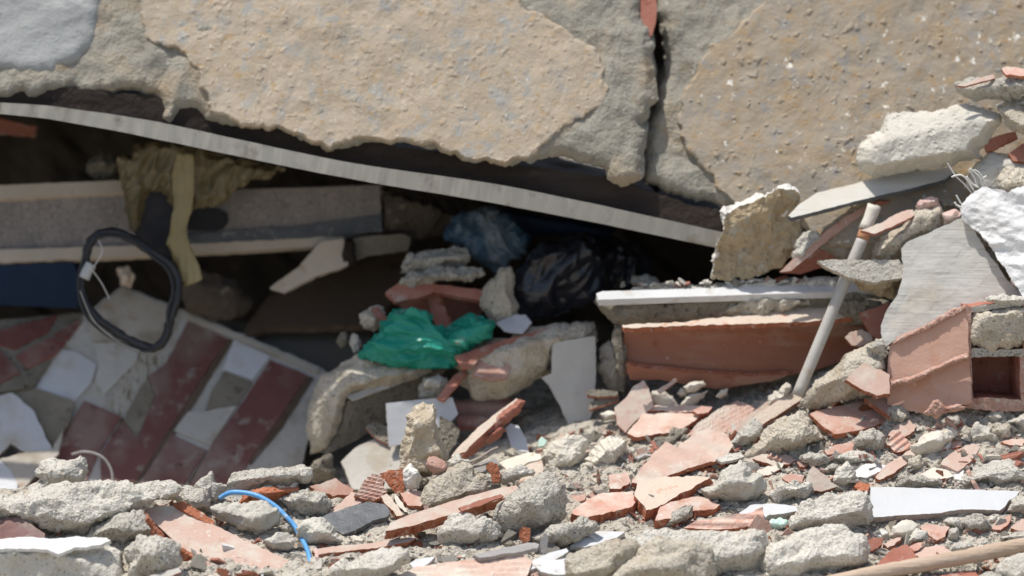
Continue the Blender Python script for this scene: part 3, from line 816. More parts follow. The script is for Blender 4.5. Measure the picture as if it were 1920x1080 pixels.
# ---- tiled panel
gx, gy = .05, .75; pf = plane(330, 760, .52, gx, gy)
t = empty('tiled_panel', P(330, 1000, .36)); tag(t, 'big slanting panel of maroon and white wall tiles in the shade at left', 'tiled panel')
ON(pf, 'backing_board', ['dirty_white', 'dim_concrete'], '228,536 345,580 602,690 618,704 585,790 560,900 500,1010 40,1010 20,900 60,735 110,650 160,588', 0, t, gx, gy, t=26, jit=2, amp=1.8)
def TL(mat, poly, label=None, lift=5, name='tile', **kw): ON(pf, name, [mat, 'maroon_edge' if mat == 'maroon_tile' else mat], poly, lift, t, gx, gy, label=label, t=kw.pop('t', 6), jit=kw.pop('jit', .7), **kw)
TL('dusty_tile', '231,540 338,582 326,622 296,664 262,652 232,640 172,640 165,592', 'top tile dulled by tan dust')
TL('white_tile', '111,654 145,660 181,684 172,716 138,754 66,727', 'clean white corner tile')
TL('dirty_white', '174,642 230,642 262,654 256,676 196,740 178,716 184,682', 'off-white tile beside the corner tile')
TL('ribbed_mortar', '264,655 296,668 320,662 310,690 280,710 246,760 228,782 196,758 200,742', 'bare adhesive with fine parallel ribs', rib=(-32, 9, 2.2), lift=3)
TL('maroon_tile', '352,603 390,617 427,635 372,718 318,806 300,799 272,786 292,742 277,706 312,680', 'upper part of the left tall maroon tile')
TL('maroon_tile', '292,744 304,800 316,808 262,890 246,906 190,906 188,850 230,790 258,822 272,786', 'lower part of the left tall maroon tile')
TL('mortar_bed', '276,706 290,744 258,820 232,788 244,762', 'bare tan patch where a maroon tile broke off', lift=4)
TL('maroon_tile', '158,751 228,781 188,842 160,906 44,906 102,838', 'short maroon tile at the lower left')
TL('maroon_tile', '322,814 388,844 346,906 262,906 284,872', 'short maroon tile at the bottom between the tall ones')
TL('maroon_tile', '507,675 544,690 577,703 524,784 470,860 442,908 356,908 392,842 450,760', 'right tall maroon tile')
TL('white_tile', '438,636 506,668 474,712 418,692', 'white tile between the two tall maroon tiles')
TL('mortar_bed', '420,696 474,716 446,758 386,768 396,734', 'brown bare mortar patch between the tall maroon tiles')
TL('dirty_white', '386,770 444,760 396,834 326,808 352,772', 'off-white smeared tile under the brown patch')
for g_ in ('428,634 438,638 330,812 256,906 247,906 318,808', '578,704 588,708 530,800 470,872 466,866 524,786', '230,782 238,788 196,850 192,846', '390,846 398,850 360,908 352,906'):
    TL('brown_board', g_, None, lift=4, name='groove_strip', t=3, jit=.8)  # brown strips stand in for the shaded recess beside the maroon tiles
TL('dusty_tile', '346,584 600,690 596,700 428,630 352,600', 'pale border strip along the top edge', lift=7)
t2 = empty('maroon_tile_fragment', P(40, 740, .52)); tag(t2, 'fragment with small dark maroon tiles at the left edge, above the broken white pieces', 'tile fragment')
gx, gy = .1, .9; pg = plane(50, 670, .56, gx, gy)
ON(pg, 'mortar_bed', 'dim_concrete', '-300,620 0,600 150,586 168,592 112,650 62,725 0,735 -300,740', 0, t2, gx, gy, t=20)
for s in ('30,666 92,632 124,640 104,664 52,690', '-60,668 0,655 37,698 0,717 -60,735', '-40,640 0,618 108,590 90,622 26,654 0,646', '100,628 140,600 156,598 128,636'):
    ON(pg, 'tile', ['maroon_tile', 'maroon_edge'], s, 6, t2, gx, gy, t=6, jit=.8)
for s, m, lb in (('-40,748 0,742 22,736 62,768 98,842 62,858 20,832 0,850 -40,860', 'white_tile', 'broken white tile with jagged points at the left edge, below the maroon fragment'),
           ('30,700 66,726 140,752 128,790 100,840 70,790 24,738', 'mortar_bed', 'tan mortar piece between the white corner tile and the jagged white tile'),
           ('-40,870 0,862 20,880 34,905 30,940 -40,950', 'white_tile', 'white tile corner at the left edge just above the sunlit render slab'),
           ('36,850 98,842 120,800 110,850 60,900 40,920 20,880 0,860', 'dusty_tile', 'beige tile backing between the white corner and the maroon tiles')):
    PL('wall_tile_fragment', 'tile fragment', lb, [m, 'dim_concrete'], s, Y=.36 + (900 - pts(s)[:, 1].mean()) * .0009, gy=.8, t=9, jit=1.5, amp=1.2)
tag(tube_px('bent_wire', [(135, 852, .33), (160, 847, .32), (190, 856, .31), (208, 880, .30), (212, 915, .29), (212, 960, .28)], 2.6, 'grey_wood', sides=6), 'thin grey bent wire arching in front of the maroon tiles, beside the sunlit stone', 'wire')

# ---- black loop, strap and yellow bag
t = empty('cable_loop', P(250, 660, .42)); tag(t, 'black rubber loop hanging in the gap with a pale taped joint', 'rubber loop')
lp = [(172, 450, .44), (160, 490, .43), (152, 540, .42), (172, 586, .41), (226, 628, .41), (278, 652, .41), (306, 640, .415), (322, 590, .42), (334, 540, .43), (322, 500, .44), (286, 474, .45), (244, 446, .455), (205, 434, .45)]
tube_px('loop', lp, 9, 'black_rubber', parent=t, closed=True, n=8, rough=.004)
lp2 = [(x + dx, y + dy, Y - .012) for (x, y, Y), dx, dy in zip(lp, [4, -6, -5, -8, -6, 0, 6, -8, -10, -8, 0, 6, 4], [0, 0, 4, 10, 12, 6, -8, -4, 4, 6, 8, 6, 8])]
tube_px('cord', lp2, 3, 'black_rubber', parent=t, closed=True, n=8)
tube_px('tape', [(170, 496, .425), (163, 508, .42), (157, 522, .415)], 11.5, 'pale_tape', parent=t)
tube_px('thin_wire', [(168, 500, .41), (190, 530, .42), (205, 560, .43)], 1.2, 'fibre', parent=t, sides=5)
tube_px('thin_wire', [(150, 545, .40), (175, 600, .39), (220, 640, .39), (262, 658, .39)], 1.1, 'pole_metal', parent=t, sides=5)
tube_px('thin_wire', [(178, 440, .44), (192, 470, .42), (176, 500, .41)], 1.2, 'fibre', parent=t, sides=5)
RK('dark_strap', 'cloth', 'dark cloth strap hanging from the yellow bag behind the black loop', 'dark_cloth', '238,300 300,290 345,330 352,400 330,470 318,510 300,480 262,455 244,420 232,360', Y=.52, T=16, style='smooth')

def crumple(seed, amp=9, sc=34, ang=20, st=2.2):
    def f(V, q):
        mm = V * 1000; a = R(ang); u = (mm[:, 0] * math.cos(a) + mm[:, 2] * math.sin(a)) / st; v = -mm[:, 0] * math.sin(a) + mm[:, 2] * math.cos(a)
        p = np.stack([u, mm[:, 1] * .6, v], -1); p = p + 5 * np.stack([pn(p / 30, seed + k) for k in range(3)], -1)
        n = pn(p / (sc * .8), seed + 11)
        return amp / 1000 * (facets3(p / (sc * .8), seed) + .5 * facets3(p / (sc * .36), seed + 3) + .6 * (.5 - 2 * np.abs(n)))
    return f
def folds(seed, amp=9, sc=(26, 60), ang=70, ridge=True):
    def f(V, q):
        mm = V * 1000; a = R(ang)
        u = mm[:, 0] * math.cos(a) + mm[:, 2] * math.sin(a); v = -mm[:, 0] * math.sin(a) + mm[:, 2] * math.cos(a)
        n = pn(np.stack([u / sc[1] + .4 * pn(mm / 50, seed), v / sc[0] + .5 * pn(mm / 40, seed + 1), mm[:, 1] / 80], -1), seed)
        m = pn(np.stack([u / sc[1] * 2.3, v / sc[0] * 2.1, mm[:, 1] / 40], -1), seed + 5)
        r = (1 - 2 * np.abs(n)) * .7 + (1 - 2 * np.abs(m)) * .3 if ridge else n + .4 * m
        return amp / 1000 * r
    return f
t = empty('yellow_bag', P(330, 520, .46)); tag(t, 'dusty yellow plastic bag bunched under the strip with a ribbon end hanging down', 'plastic bag')
RK('bunched_film', None, None, 'shaded_yellow_film', '222,300 262,272 310,262 400,278 470,296 540,314 520,330 480,340 440,362 410,384 380,396 350,390 332,398 312,380 300,360 286,366 268,400 254,428 246,432 240,390 230,345', Y=.50, T=22, style='none', wig=crumple(3, 11, 30, 62, 2.6), smooth=False, step=2.4, parent=t)
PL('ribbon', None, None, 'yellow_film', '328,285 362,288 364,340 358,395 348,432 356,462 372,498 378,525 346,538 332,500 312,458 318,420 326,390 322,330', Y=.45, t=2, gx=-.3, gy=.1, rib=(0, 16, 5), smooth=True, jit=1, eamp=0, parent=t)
RK('blue_film', 'plastic film', 'crumpled translucent blue plastic under the strip, left of the black bag', 'blue_film', '832,445 860,398 900,390 948,410 975,440 985,455 970,490 960,505 930,512 905,495 880,478 848,460', Y=.52, T=22, style='none', wig=crumple(8, 14, 30, 120), smooth=False)
RK('navy_cloth', 'cloth', 'navy cloth lying flat between the blue film and the strip', 'blue_plastic', '930,392 1000,402 1080,412 1160,430 1140,450 1050,442 985,440 950,415', Y=.60, T=20, style='smooth', smooth=True)
RK('black_bag', 'plastic bag', 'shiny black plastic bag stuffed round, right of the blue film', 'black_film', '955,540 958,505 975,478 1010,458 1055,440 1105,446 1135,462 1138,500 1122,548 1095,575 1050,600 1005,608 972,592', Y=.46, T=62, style='none', wig=crumple(12, 15, 46, 45), smooth=True, step=2.6, back=.9)
RK('black_bag', 'plastic bag', 'dull black bag in the dark behind the shiny round black bag', 'black_film', '1110,440 1160,448 1210,462 1220,500 1190,535 1170,560 1130,575 1095,560', Y=.60, T=30, style='none', wig=crumple(17, 10, 30, 80), smooth=False)
RK('dim_stone', 'concrete chunk', 'small dim grey stone peeping over the beam beside the dull black bag', 'grey_concrete', '1182,530 1190,516 1212,512 1232,520 1240,535 1215,545', Y=.44, T=18)

# ---- chunks round the green bag
RK('layered_chunk', 'concrete chunk', 'upper grey layered concrete chunk on the red clay holder, below the blue film', 'grey_concrete', '750,512 752,492 770,478 800,472 850,462 874,470 882,490 866,500 830,500 800,512', Y=.46, T=40, style='crumb')
RK('layered_chunk', 'concrete chunk', 'lower grey layered concrete chunk resting right on the red clay holder', 'grey_concrete', '742,534 748,520 775,506 830,502 870,496 900,502 908,514 890,526 850,528 800,532 770,540', Y=.43, T=44, style='crumb')
t = empty('broken_clay_block', P(830, 640, .45)); tag(t, 'upturned broken red clay hollow block under the two layered grey chunks', 'brick fragment')
PL('top_wall', None, None, ['red_clay', 'red_clay'], '722,548 745,532 800,530 918,546 912,566 860,556 812,548 780,560 740,566', Y=.42, t=16, gy=.6, parent=t)
PL('web', None, None, ['red_clay', 'clay_break'], '796,540 818,545 840,600 862,640 846,655 826,640 812,600', Y=.43, t=10, gx=-.8, gy=.2, parent=t)
PL('side_wall', None, None, 'red_clay', '740,556 800,552 818,600 800,600 750,575', Y=.49, t=10, gy=.1, parent=t)
PL('side_wall', None, None, 'red_clay', '822,552 912,562 900,600 868,645 846,655 838,600', Y=.50, t=10, gx=.4, gy=.1, parent=t)
RK('beige_stone', 'concrete chunk', 'tall beige stone leaning on the left side of the shiny black bag', 'beige_concrete', '902,568 918,535 942,505 958,500 962,545 975,585 990,605 960,615 925,605 905,590', Y=.41, T=30)
PL('white_scrap', 'plastic scrap', 'small white plastic scrap under the shiny black bag', 'white_film', '930,606 965,590 985,592 998,608 980,625 945,622', Y=.37, t=3, gy=.8, warp=8)
RK('small_stone', 'concrete chunk', 'small stone with a reddish side at the upper left of the green bag', 'beige_concrete', '674,590 690,575 712,572 728,590 722,620 700,628 680,612', Y=.43)
PL('clay_shard', 'brick fragment', 'short dull red clay stick lying on the small stone left of the green bag', 'red_clay', '696,578 708,574 728,598 720,608', Y=.40, t=8)
RK('small_stone', 'concrete chunk', 'small white lump at the left tip of the green bag', 'dirty_white', '655,645 662,628 674,626 680,650 664,664', Y=.42)
RK('small_stone', 'concrete chunk', 'little brown-grey lump further left of the white lump, on the grey-brown panel', 'dim_concrete', '628,640 636,622 652,620 656,642 640,652', Y=.46)
RK('green_bag', 'plastic bag', 'crumpled green plastic bag with dust on it', 'green_film', '674,660 688,635 712,612 744,575 778,578 800,580 826,604 842,632 858,612 878,596 905,592 930,602 926,622 898,634 872,652 856,674 842,690 800,692 748,684 708,672', Y=.36, T=26, style='none', wig=crumple(23, 15, 27, -14, 3.0), smooth=False, step=2.2)
t = empty('concrete_chunk_with_slab', P(680, 850, .36)); tag(t, 'large beige concrete block with a smooth slab side, below the green bag', 'concrete chunk')
RK('block', None, None, 'beige_concrete', '590,742 602,706 640,680 690,664 742,674 808,690 770,712 690,738 655,748 640,800 612,846 582,852 574,800', Y=.38, T=50, kt=1.1, parent=t)
PL('smooth_side', None, None, ['dim_concrete', 'dim_concrete'], '652,752 800,700 840,690 800,735 730,790 660,830 612,852 640,800', Y=.40, t=24, gx=.5, gy=-.15, parent=t, jit=.5)  # shaded side of the block, its shade put in as darker concrete
PL('tiled_edge', None, None, 'white_tile', '650,742 790,694 800,698 660,750', Y=.372, t=6, gy=.8, parent=t, jit=.5)
PL('grey_tile', 'tile fragment', 'dusty blue-grey flat tile lying behind the ridge, left of the pillar stone', ['dirty_white', 'dim_concrete'], '640,866 662,842 704,822 752,838 758,870 752,915 660,918', Y=.28, t=12, gy=.9)
RK('dim_stone', 'concrete chunk', 'dim grey stone behind the ridge just right of the tiled panel', 'dim_concrete', '574,885 590,862 618,856 630,880 622,905 585,908', Y=.28)
t = empty('white_tile', P(790, 835, .31)); tag(t, 'clean white glazed tile standing behind the pillar stone', 'tile')
PL('glazed_face', None, None, ['white_tile', 'dirty_white'], '724,756 790,749 848,745 859,776 846,790 800,812 760,832 729,838', Y=.30, t=8, gx=.1, gy=.25, jit=.3, parent=t)
PL('grey_tile', 'tile fragment', 'dull grey tile piece right behind the pillar stone, under the white tile', 'dim_concrete', '826,780 846,790 862,806 856,832 838,852 826,850', Y=.27, t=8, gx=.3, gy=.4)
PL('red_tile_piece', 'tile fragment', 'small dark tile with a red edge left of the white tile', ['dim_concrete', 'red_clay'], '684,800 702,790 727,800 730,834 706,822', Y=.32, t=8, gy=.9)
PL('maroon_beam', 'tile fragment', 'dark maroon grooved tile lying flat right of the white tile', 'maroon_tile', '850,752 900,742 985,748 962,778 930,798 862,800', Y=.36, t=12, gy=.7, rib=(88, 30, 5))
RK('red_patched_chunk', 'concrete chunk', 'big beige chunk with red clay patches, right of the green bag', 'beige_concrete', '843,672 860,652 920,640 1000,618 1060,604 1112,606 1120,640 1050,660 1036,702 985,724 930,752 888,752 866,722 868,696', Y=.39, T=52, kt=2, gx=.05)
g = bpy.data.objects['red_patched_chunk']
for nm, s, Yv, m in (('clay_patch', '886,704 892,684 906,662 962,660 958,684 950,708 920,712', .330, 'clay_face'),
                     ('clay_patch', '852,668 930,642 1000,622 1040,612 1030,624 960,648 900,668 886,688 866,690', .345, 'red_clay'),):
    PL(nm, None, None, m, s, Y=Yv, t=8, gy=.8)
for o in [o for o in col.objects if o.name.startswith('clay_patch')]:
    o.parent = g; o.location = o.location - g.location
RK('small_stone', 'concrete chunk', 'rounded grey stone under the left end of the red-patched chunk', 'grey_concrete', '783,728 795,708 822,698 838,710 832,735 806,750 786,745', Y=.35)
PL('clay_shard', 'brick fragment', 'thin red clay stick slanting under the red-patched chunk', 'red_clay', '820,745 850,705 872,690 874,702 850,730 832,750', Y=.33, t=8)
PL('white_board', 'board', 'upright off-white board with a chipped lower end, right of the red-patched chunk', ['pale_board', 'dirty_white'], '1036,650 1040,642 1116,630 1118,700 1112,770 1104,800 1090,812 1066,796 1046,752 1030,722 1016,708 1034,700', Y=.33, t=12, gx=.1, gy=.25, jit=.8, amp=1.6)
RK('white_crumbly_stone', 'concrete chunk', 'pale crumbly stone between the white board and the clay beam', 'cream_shard', '1122,690 1128,652 1142,640 1160,660 1172,700 1168,735 1140,735', Y=.40, style='crumb')
# ---- long clay beam with its white rail, mortar and channel
t = empty('clay_beam', P(1370, 725, .34)); tag(t, 'long broken clay beam with mortar and a white rail on top, behind the pole', 'beam')
PL('rail', None, None, 'pvc_white', '1118,550 1130,546 1300,541 1480,535 1640,531 1700,531 1700,546 1640,545 1480,550 1300,556 1122,562', Y=.262, t=14, gy=1.6, jit=.3, parent=t)
RK('mortar_layer', None, None, 'dim_concrete', '1116,565 1125,558 1300,552 1480,546 1640,542 1660,548 1668,575 1640,592 1560,600 1400,598 1280,606 1165,612 1150,604 1130,585', Y=.30, T=34, parent=t, kt=.9, kb=.5, amp=.8)
RK('mortar_lump', None, None, 'beige_concrete', '1345,592 1370,568 1400,556 1450,552 1500,556 1520,566 1480,582 1420,596 1380,600', Y=.275, T=16, parent=t, style='crumb')
PL('ledge', None, None, ['dusted_clay_ledge', 'clay_break'], '1166,609 1280,604 1330,597 1420,590 1500,572 1560,560 1600,566 1625,575 1600,596 1500,604 1400,607 1240,612 1168,616', Y=.262, t=10, gy=1.8, jit=1.6, amp=2, parent=t)
PL('channel_wall', None, None, ['beam_clay', 'clay_break'], '1168,613 1300,610 1500,604 1640,590 1690,586 1650,640 1600,668 1545,690 1480,704 1400,708 1300,704 1180,690 1172,660', Y=.29, t=14, gx=0, gy=-.12, jit=1.2, parent=t,
   shape=lambda u, v: -10 * np.clip(1 - np.abs(v + 2) / 30, 0, 1) ** .5)
PL('channel_foot', None, None, ['beam_clay', 'clay_break'], '1172,684 1240,694 1300,700 1400,706 1480,702 1450,714 1400,722 1345,729 1300,724 1240,712 1182,712', Y=.275, t=16, gy=-.4, jit=1.2, parent=t)
RK('end_mortar', None, None, 'dim_concrete', '1150,606 1166,610 1172,650 1176,700 1170,712 1156,690 1150,650', Y=.29, T=12, parent=t)

RK('rubble_bank', 'concrete chunk', 'low bank of mortar crumbs lying along the top of the white rail', 'pale_concrete', '1175,556 1186,538 1230,534 1300,532 1380,527 1450,524 1540,518 1620,520 1650,530 1640,545 1400,552', Y=.30, T=20, style='crumb', kt=.6)
# ---- pole
def P3(a): a = np.array(a, float); return P(a[:, 0], a[:, 1], a[:, 2])
t = empty('leaning_pole', P(1497, 738, .16)); tag(t, 'thin pale metal pole leaning to the right across the clay beam', 'pole')
ax = [(1495, 742, .17), (1545, 622, .19), (1592, 508, .21), (1617, 448, .22)]
tube_px('shaft', ax, 11.5, 'pole_metal', parent=t, sides=16, n=5)
tube_px('rust_ring', [(1616.5, 449, .22), (1623, 430, .224)], 11.9, 'rust_band', parent=t, sides=16, n=3)
tube_px('dusty_end', [(1622, 431, .224), (1640, 386, .235)], 13, 'pole_dusty', parent=t, sides=16, n=4, rough=.003)
PL('clay_slab', 'brick fragment', 'dark red clay slab rising to the right behind the upper part of the pole', ['red_clay', 'clay_break'], '1466,512 1500,488 1560,438 1612,398 1650,376 1668,378 1660,430 1620,480 1560,496 1500,514', Y=.29, t=14, gx=.3, gy=-.3, jit=1)
PL('clay_slab', 'brick fragment', 'thin orange clay edge along the dark slab behind the pole', ['clay_face', 'clay_break'], '1462,510 1500,474 1560,424 1606,394 1640,378 1632,392 1604,412 1560,444 1510,486 1484,508', Y=.262, t=10, gx=.2, gy=.3, jit=1.2)
PL('stone_ledge', 'stone ledge', 'flat grey-white ledge piece lying over the pole to the left of the grey board', ['grey_concrete', 'beige_concrete'], '1532,489 1560,487 1684,487 1700,500 1696,520 1640,530 1590,520 1556,504', Y=.175, t=16, gy=.5, jit=1.5, amp=2)
RK('ochre_stone', 'concrete chunk', 'ochre-bottomed stone just under the flat ledge beside the grey board', 'ochre_mortar', '1575,516 1640,508 1696,512 1692,535 1680,560 1648,552 1610,540', Y=.225, T=28)
RK('rubble_lump', 'concrete chunk', 'dark rough mortar lump behind the pole at the right end of the white rail', 'dim_concrete', '1560,560 1600,545 1650,552 1680,570 1668,600 1640,612 1580,604', Y=.27, T=26, style='crumb')
PL('leaning_plaster_chunk', 'plaster chunk', 'rounded ochre plaster chunk with a white rim under the right wall slab', ['ochre_mortar', 'white_flake'], '1336,518 1338,480 1346,455 1358,425 1362,402 1390,384 1425,372 1452,358 1488,360 1506,378 1504,420 1498,460 1478,484 1450,500 1400,515 1360,522', Y=.27, t=18, gx=.15, gy=-.25, jit=3.5, amp=3, style='conc', warp=7, step=3.4)
RK('ochre_chunk', 'plaster chunk', 'ochre plaster piece under the black-edged plate, left of the pole', 'ochre_coat', '1496,402 1540,388 1600,384 1622,396 1600,425 1560,446 1520,470 1496,462', Y=.32, T=16)
RK('beige_stone', 'concrete chunk', 'small whitish stone lying against the ochre chunk left of the dark clay slab', 'pale_concrete', '1484,476 1494,452 1508,438 1530,434 1544,444 1530,462 1506,486 1490,494', Y=.26, T=20, style='crumb')
t = empty('black_edged_plate', P(1630, 405, .22)); tag(t, 'thin pale plate with a black underside sticking out left under the grey block', 'plate')
PL('pale_top', None, None, ['grey_board', 'slate_black'], '1478,404 1500,382 1530,362 1580,350 1640,334 1700,322 1780,314 1790,322 1772,336 1720,350 1660,364 1600,378 1540,394 1484,408', Y=.265, t=9, gx=-.08, gy=1.5, jit=.7, parent=t)
RK('grey_block', 'concrete chunk', 'big grey-beige concrete block on the black-edged plate at upper right', 'smooth_mortar', '1607,302 1612,268 1630,254 1652,240 1662,216 1700,208 1752,206 1800,196 1842,200 1876,212 1884,232 1862,250 1854,268 1836,280 1844,298 1780,310 1720,320 1650,330 1612,324', Y=.285, T=52, kt=1.0, kb=2.6, gx=-.1, facets=0, ks=4, amp=.45, jit=3)
RK('crusted_slab', 'concrete chunk', 'flat crusty slab with red bits reaching in from the top right edge', 'grey_concrete', '1790,160 1815,152 1842,148 1880,140 1925,136 2050,130 2050,190 1920,178 1870,188 1830,190 1808,178', Y=.27, T=40, style='crumb')
PL('clay_shard', 'brick fragment', 'pink-red clay sliver lying on the crusty slab at the top right edge', ['clay_face', 'clay_break'], '1878,128 1890,124 1925,130 1960,132 1960,144 1920,142 1886,140', Y=.235, t=8, gy=1)
PL('clay_shard', 'brick fragment', 'thin pinkish sliver along the left end of the crusty slab at upper right', ['dusty_clay', 'clay_break'], '1794,160 1830,148 1862,140 1866,146 1838,154 1810,162', Y=.235, t=5, gy=1)
RK('beige_lump', 'concrete chunk', 'beige lump touching the right end of the big grey block', 'beige_concrete', '1868,204 1890,198 1940,206 2050,240 2050,320 1960,285 1915,252 1888,236', Y=.25, T=40)
RK('grey_lump', 'concrete chunk', 'smooth grey lump under the crusty slab at the right edge', 'smooth_mortar', '1868,200 1890,186 1940,176 2050,180 2050,225 1940,212', Y=.30, T=30)
PL('clay_shard', 'brick fragment', 'dark red clay bar in the hollow right of the big grey block', ['red_clay', 'clay_break'], '1844,266 1870,254 1905,246 1908,258 1880,272 1850,284', Y=.27, t=12, gy=.5)
PL('clay_shard', 'brick fragment', 'dusky pink clay piece at the right edge below the beige lump', ['red_clay', 'clay_break'], '1890,288 1920,268 2000,250 2000,300 1930,300 1900,302', Y=.25, t=14, gy=.6)
RK('smooth_boulder', 'concrete chunk', 'smooth grey-brown boulder below the big grey block, above the white plaster board', 'smooth_mortar', '1808,352 1820,318 1852,284 1880,286 1920,302 2050,330 2050,400 1900,380 1840,372', Y=.27, T=36, style='smooth')
RK('beige_rubble', 'concrete chunk', 'lumpy beige rubble at the right edge just over the white plaster board', 'beige_concrete', '1868,330 1890,318 1930,326 2050,340 2050,400 1930,375 1880,366', Y=.215, T=30, style='crumb')
RK('pink_lump', 'brick fragment', 'rounded pink clay lump above the two-tone stone, right of the pole', 'pink_plaster', '1712,388 1722,374 1740,368 1758,372 1766,386 1745,394 1725,396', Y=.24, T=16)
RK('two_tone_stone', 'concrete chunk', 'large stone with a cream crust between the pole and the grey board', 'beige_concrete', '1632,484 1638,462 1660,440 1690,424 1708,396 1740,386 1762,390 1776,410 1774,436 1730,446 1700,466 1688,486 1660,492', Y=.24, T=36, style='crumb', amp=.7)
PL('clay_shard', 'brick fragment', 'pink dusty clay stick lying on the two-tone stone right of the pole', ['dusty_clay', 'red_clay'], '1614,432 1650,418 1690,396 1712,392 1714,404 1680,422 1640,438', Y=.195, t=8, gy=.8)
RK('pink_lump', 'brick fragment', 'small pink lump between the grey board and the white plaster board, at their tops', 'pink_plaster', '1768,400 1790,392 1808,398 1804,412 1785,422 1770,424', Y=.21, T=14)
RK('dim_stone', 'concrete chunk', 'dim grey stone in the hollow under the right end of the black-edged plate', 'dim_concrete', '1752,376 1772,368 1796,376 1800,394 1770,398', Y=.26, T=16)

# ---- grey board and white plaster board
PL('grey_board', 'board', 'pale grey fine-ribbed board fragment leaning behind the hollow brick', ['grey_board', 'pale_board'], '1690,466 1700,455 1732,440 1764,426 1802,410 1822,425 1850,470 1890,526 1920,552 1900,562 1850,566 1800,590 1756,606 1700,626 1655,652 1652,610 1664,580 1684,552 1692,524 1694,500', Y=.145, t=11, gx=-.1, gy=.32, jit=1.6, amp=1.8, warp=3)
t = empty('plaster_board', P(1880, 610, .08)); tag(t, 'thick white cracked plaster slab with fibres, leaning on the grey board at right', 'plaster slab')
def crk(u, v):
    a = np.stack([u / 26, v / 17 + .25 * u / 26, 0 * u], -1); n = fbm(a, 2, 4); m = worley(np.stack([u / 34, v / 22, 0 * u], -1), 8)
    return 9 * facets3(np.stack([u / 60, v / 38 + .3 * u / 60, 0 * u], -1), 12) + 4 * n + 4 * (m - .5)
PL('plaster', None, None, ['white_plaster', 'white_plaster'], '1800,392 1812,372 1826,358 1846,350 1870,352 1888,360 1904,352 1930,345 2060,360 2060,740 1985,670 1945,606 1920,560 1892,512 1862,470 1835,434 1816,420 1804,410', Y=.085, t=24, gx=-.25, gy=.35, jit=2.5, amp=2, step=3.4, shape=crk, parent=t, warp=5)
for k, s in enumerate([[(1822, 362), (1808, 345), (1792, 330), (1780, 312), (1777, 306)], [(1826, 358), (1812, 336), (1800, 328), (1784, 332)], [(1832, 352), (1828, 335), (1822, 325), (1818, 317)],
                       [(1842, 350), (1838, 334), (1826, 322), (1818, 316)], [(1836, 352), (1822, 344), (1812, 330)], [(1846, 350), (1840, 338), (1850, 330)], [(1850, 350), (1838, 326), (1826, 318)],
                       [(1802, 382), (1796, 372), (1793, 366)], [(1803, 390), (1793, 384), (1790, 379)]]):
    tube_px('fibre', [(x, y, .085 - .002 * k) for x, y in s], 1.5 + .4 * (k % 3), 'fibre', parent=t, sides=5, n=4)

# ---- hollow brick
t = empty('hollow_brick', P(1800, 772, .08)); tag(t, 'broken hollow clay brick standing at right, its end cell open towards us', 'hollow brick')
pb = plane(1815, 680, .07, -.38, .16)
ON(pb, 'upper_side', ['brick_side', 'clay_rough'], '1668,648 1682,632 1710,622 1740,610 1762,592 1812,574 1815,610 1817,672 1760,690 1712,712 1664,726 1664,690', 5, t, -.38, .16, t=9, jit=1.4, amp=.8)
ON(pb, 'lower_side', ['brick_side', 'clay_rough'], '1662,722 1712,712 1760,690 1817,672 1820,715 1822,756 1780,764 1742,776 1700,770 1664,766', -6, t, -.38, .16, t=9, jit=1.0, amp=.8)
RK('broken_rib', None, None, 'clay_rough', '1648,724 1680,712 1712,704 1760,684 1790,668 1816,662 1820,672 1780,684 1760,694 1715,716 1680,724 1656,732', Y=pb((1735, 698), 12), T=9, gx=-.38, gy=.16, parent=t, style='break', jit=1.5)
RK('broken_rim', None, None, 'clay_rough', '1668,648 1684,630 1715,618 1742,606 1764,590 1790,578 1814,570 1814,580 1770,602 1742,618 1708,632 1684,644', Y=pb((1740, 612), 6), T=7, gx=-.38, gy=.16, parent=t, style='break', jit=1.6)
RK('broken_corner', None, None, 'clay_rough', '1730,776 1750,752 1758,748 1772,760 1800,758 1812,764 1790,772 1766,778 1755,790 1748,780', Y=.04, T=10, parent=t, style='break')
dv = (-10, 108, -4)
for s, nm in (('1811,574 1822,576 1821,620 1822,690 1824,756 1810,758 1816,700 1812,640', 'outer_wall'), ('1822,652 1870,656 1916,654 1960,656 1960,668 1916,668 1822,670', 'middle_web'),
              ('1808,748 1860,746 1925,752 1960,752 1960,768 1900,772 1830,768 1808,764', 'bottom_wall'), ('1912,668 1924,668 1925,710 1925,752 1914,752 1912,710', 'inner_web'),
              ('1822,576 1870,568 1925,560 1960,556 1960,570 1920,572 1822,586', 'top_wall'), ('1918,572 1930,570 1930,660 1920,656', 'inner_web'), ('1950,556 1964,556 1966,768 1954,768', 'outer_wall')):
    prism(nm, s, .078, dv, ['grey_concrete' if nm in ('top_wall', 'middle_web') else 'clay_rough', 'red_clay'], parent=t, jit=1.2, step=4)
prism('end_wall', '1800,560 1975,556 1975,775 1800,775', .19, (0, 12, 0), ['red_clay', 'red_clay'], parent=t, step=16)
RK('concrete_plug', 'concrete chunk', 'rough concrete plug filling the upper cell of the hollow brick', 'beige_concrete', '1815,592 1830,582 1870,578 1900,574 1928,576 1936,610 1920,646 1896,656 1872,652 1850,658 1826,652 1814,628', Y=.088, T=26, style='crumb', amp=.8)
RK('mortar_crumb', 'concrete chunk', 'small pale mortar cap lying on the top edge of the hollow brick', 'pale_concrete', '1842,560 1880,552 1916,556 1940,562 1920,572 1870,572', Y=.08, T=16)

